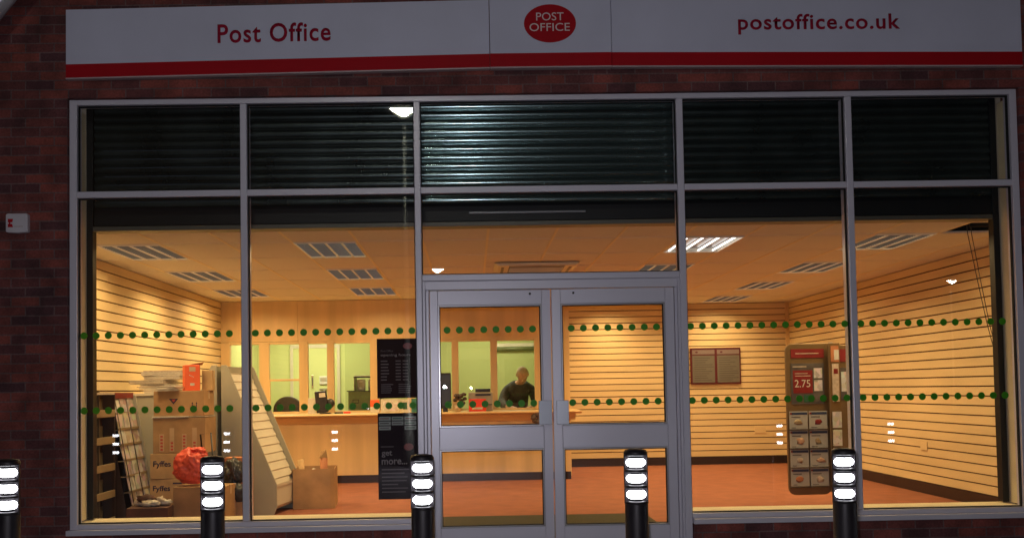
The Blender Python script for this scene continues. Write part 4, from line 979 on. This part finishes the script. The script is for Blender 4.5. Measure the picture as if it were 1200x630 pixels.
# re-base the person at his feet
for v in pm.data.vertices: v.co -= Vector((PX,7.6,0))
pm.location = (PX,7.6,0)
tag(pm, 'balding grey haired man in a dark speckled shirt, head bowed over papers at the counter', 'person')
# shirt
V = []; Ed = []
pel = chain([((PX,7.62,.92), .155)]); ch1 = chain([((PX-.005,7.58,1.06), .15), ((PX-.01,7.50,1.20), .185)], pel); tp = chain([((PX,7.42,1.31), .145)], ch1); chain([((PX+.012,7.36,1.375), .082)], tp)
for s, el, wr in ((-1,(.455,7.30,1.06),(.53,7.11,1.02)), (1,(1.00,7.30,1.06),(.94,7.12,1.02))):
    chain([((PX+s*.12,7.43,1.295), .098), ((PX+s*.205,7.43,1.255), .085), (((PX+s*.205+el[0])/2,7.37,1.15), .086), (el, .082), (wr, .045)], tp)
skinmesh('shirt', V, Ed, 'shirt', pm, 2, 0)
V = []; Ed = []
pel = chain([((PX,7.62,.92), .145)])
for s in (-1,1): chain([((PX+s*.10,7.62,.84), .105), ((PX+s*.11,7.60,.50), .08), ((PX+s*.11,7.64,.12), .062)], pel)
skinmesh('trousers', V, Ed, 'trouser', pm, 2, 0)
for s in (-1,1):
    b = MB(); b.blob((PX+s*.113,7.55,.05), (.05,.13,.045), 'shoe', .05, 1, 3); b.build('shoe', pm)
b = MB(); g = bmesh.ops.create_icosphere(b.bm, subdivisions=4, radius=1); i = b.mi('hair'); kill = []
from mathutils import noise as _n
for v in b.bm.verts:
    p = v.co.copy()
    if p.z < -.5 or (p.y < -.30 and p.z < .62+.12*_n.noise(p*4)) or (p.z < -.05 and p.y < .10): kill.append(v)
    k = 1+.03*_n.noise(p*9)
    v.co = _ch + _Rh @ (Vector((0,.003,.015))+Vector((p.x*.093*k, p.y*.109*k, p.z*.113*k)))
bmesh.ops.delete(b.bm, geom=kill, context='VERTS')
for f in b.bm.faces: f.smooth = True
hr = b.build('hair', pm); hr.modifiers.new('s','SOLIDIFY').thickness = .006

# ------------------------------------------------------------------ camera flash, sky, camera
l = bpy.data.lights.new('camera_flash', 'POINT'); l.energy = 275; l.color = (.92,.90,1); l.shadow_soft_size = .02
o = bpy.data.objects.new('camera_flash', l); col.objects.link(o); o.location = (-.02,-7.60,FL+.06)
w = bpy.data.worlds.new('World'); sc.world = w; w.use_nodes = True; nt = w.node_tree
sky = nt.nodes.new('ShaderNodeTexSky'); sky.sky_type = 'NISHITA'; sky.sun_disc = False; sky.sun_elevation = R(2); sky.sun_rotation = R(200)
nt.links.new(sky.outputs[0], nt.nodes['Background'].inputs[0]); nt.nodes['Background'].inputs[1].default_value = .002
l = bpy.data.lights.new('moon', 'SUN'); l.energy = .02; l.angle = R(3); l.color = (.7,.7,1)
o = bpy.data.objects.new('moon', l); col.objects.link(o); o.rotation_euler = (R(50),0,R(-20))

cam = bpy.data.cameras.new('camera'); co = bpy.data.objects.new('camera', cam); col.objects.link(co); sc.camera = co
cam.sensor_width = 36; cam.lens = 1150/1200*36; cam.clip_end = 300; cam.clip_start = .05
cam.shift_x = (600-571.51)/1200; cam.shift_y = (413.286-315)/1200
pitch, yaw, roll = R(2.14772), R(.96087), .016881
fw = Vector((math.sin(yaw)*math.cos(pitch), math.cos(yaw)*math.cos(pitch), math.sin(pitch)))
rt = Vector((math.cos(yaw), -math.sin(yaw), 0)); up = rt.cross(fw)
# roll: the picture's x axis leans
r2 = rt*math.cos(roll) - up*math.sin(roll)*-1 if False else rt*math.cos(roll)+up*math.sin(roll)*0
cr, sr_ = math.cos(roll), math.sin(roll)
px_ = rt*cr - up*sr_      # right in the picture (see fit: horizontals climb to the right)
pu_ = up*cr + rt*sr_
m3 = Matrix((px_, pu_, -fw)).transposed()
co.matrix_world = Matrix.Translation((0,-7.67,FL)) @ m3.to_4x4()

sc.view_settings.view_transform = 'Standard'; sc.view_settings.look = 'None'; sc.view_settings.gamma = 1; sc.view_settings.exposure = 0
sc.render.engine = 'CYCLES'; cy = sc.cycles; cy.use_denoising = True; cy.max_bounces = 8; cy.transparent_max_bounces = 24; cy.diffuse_bounces = 4; cy.glossy_bounces = 4; cy.caustics_reflective = False; cy.caustics_refractive = False; cy.sample_clamp_indirect = 4
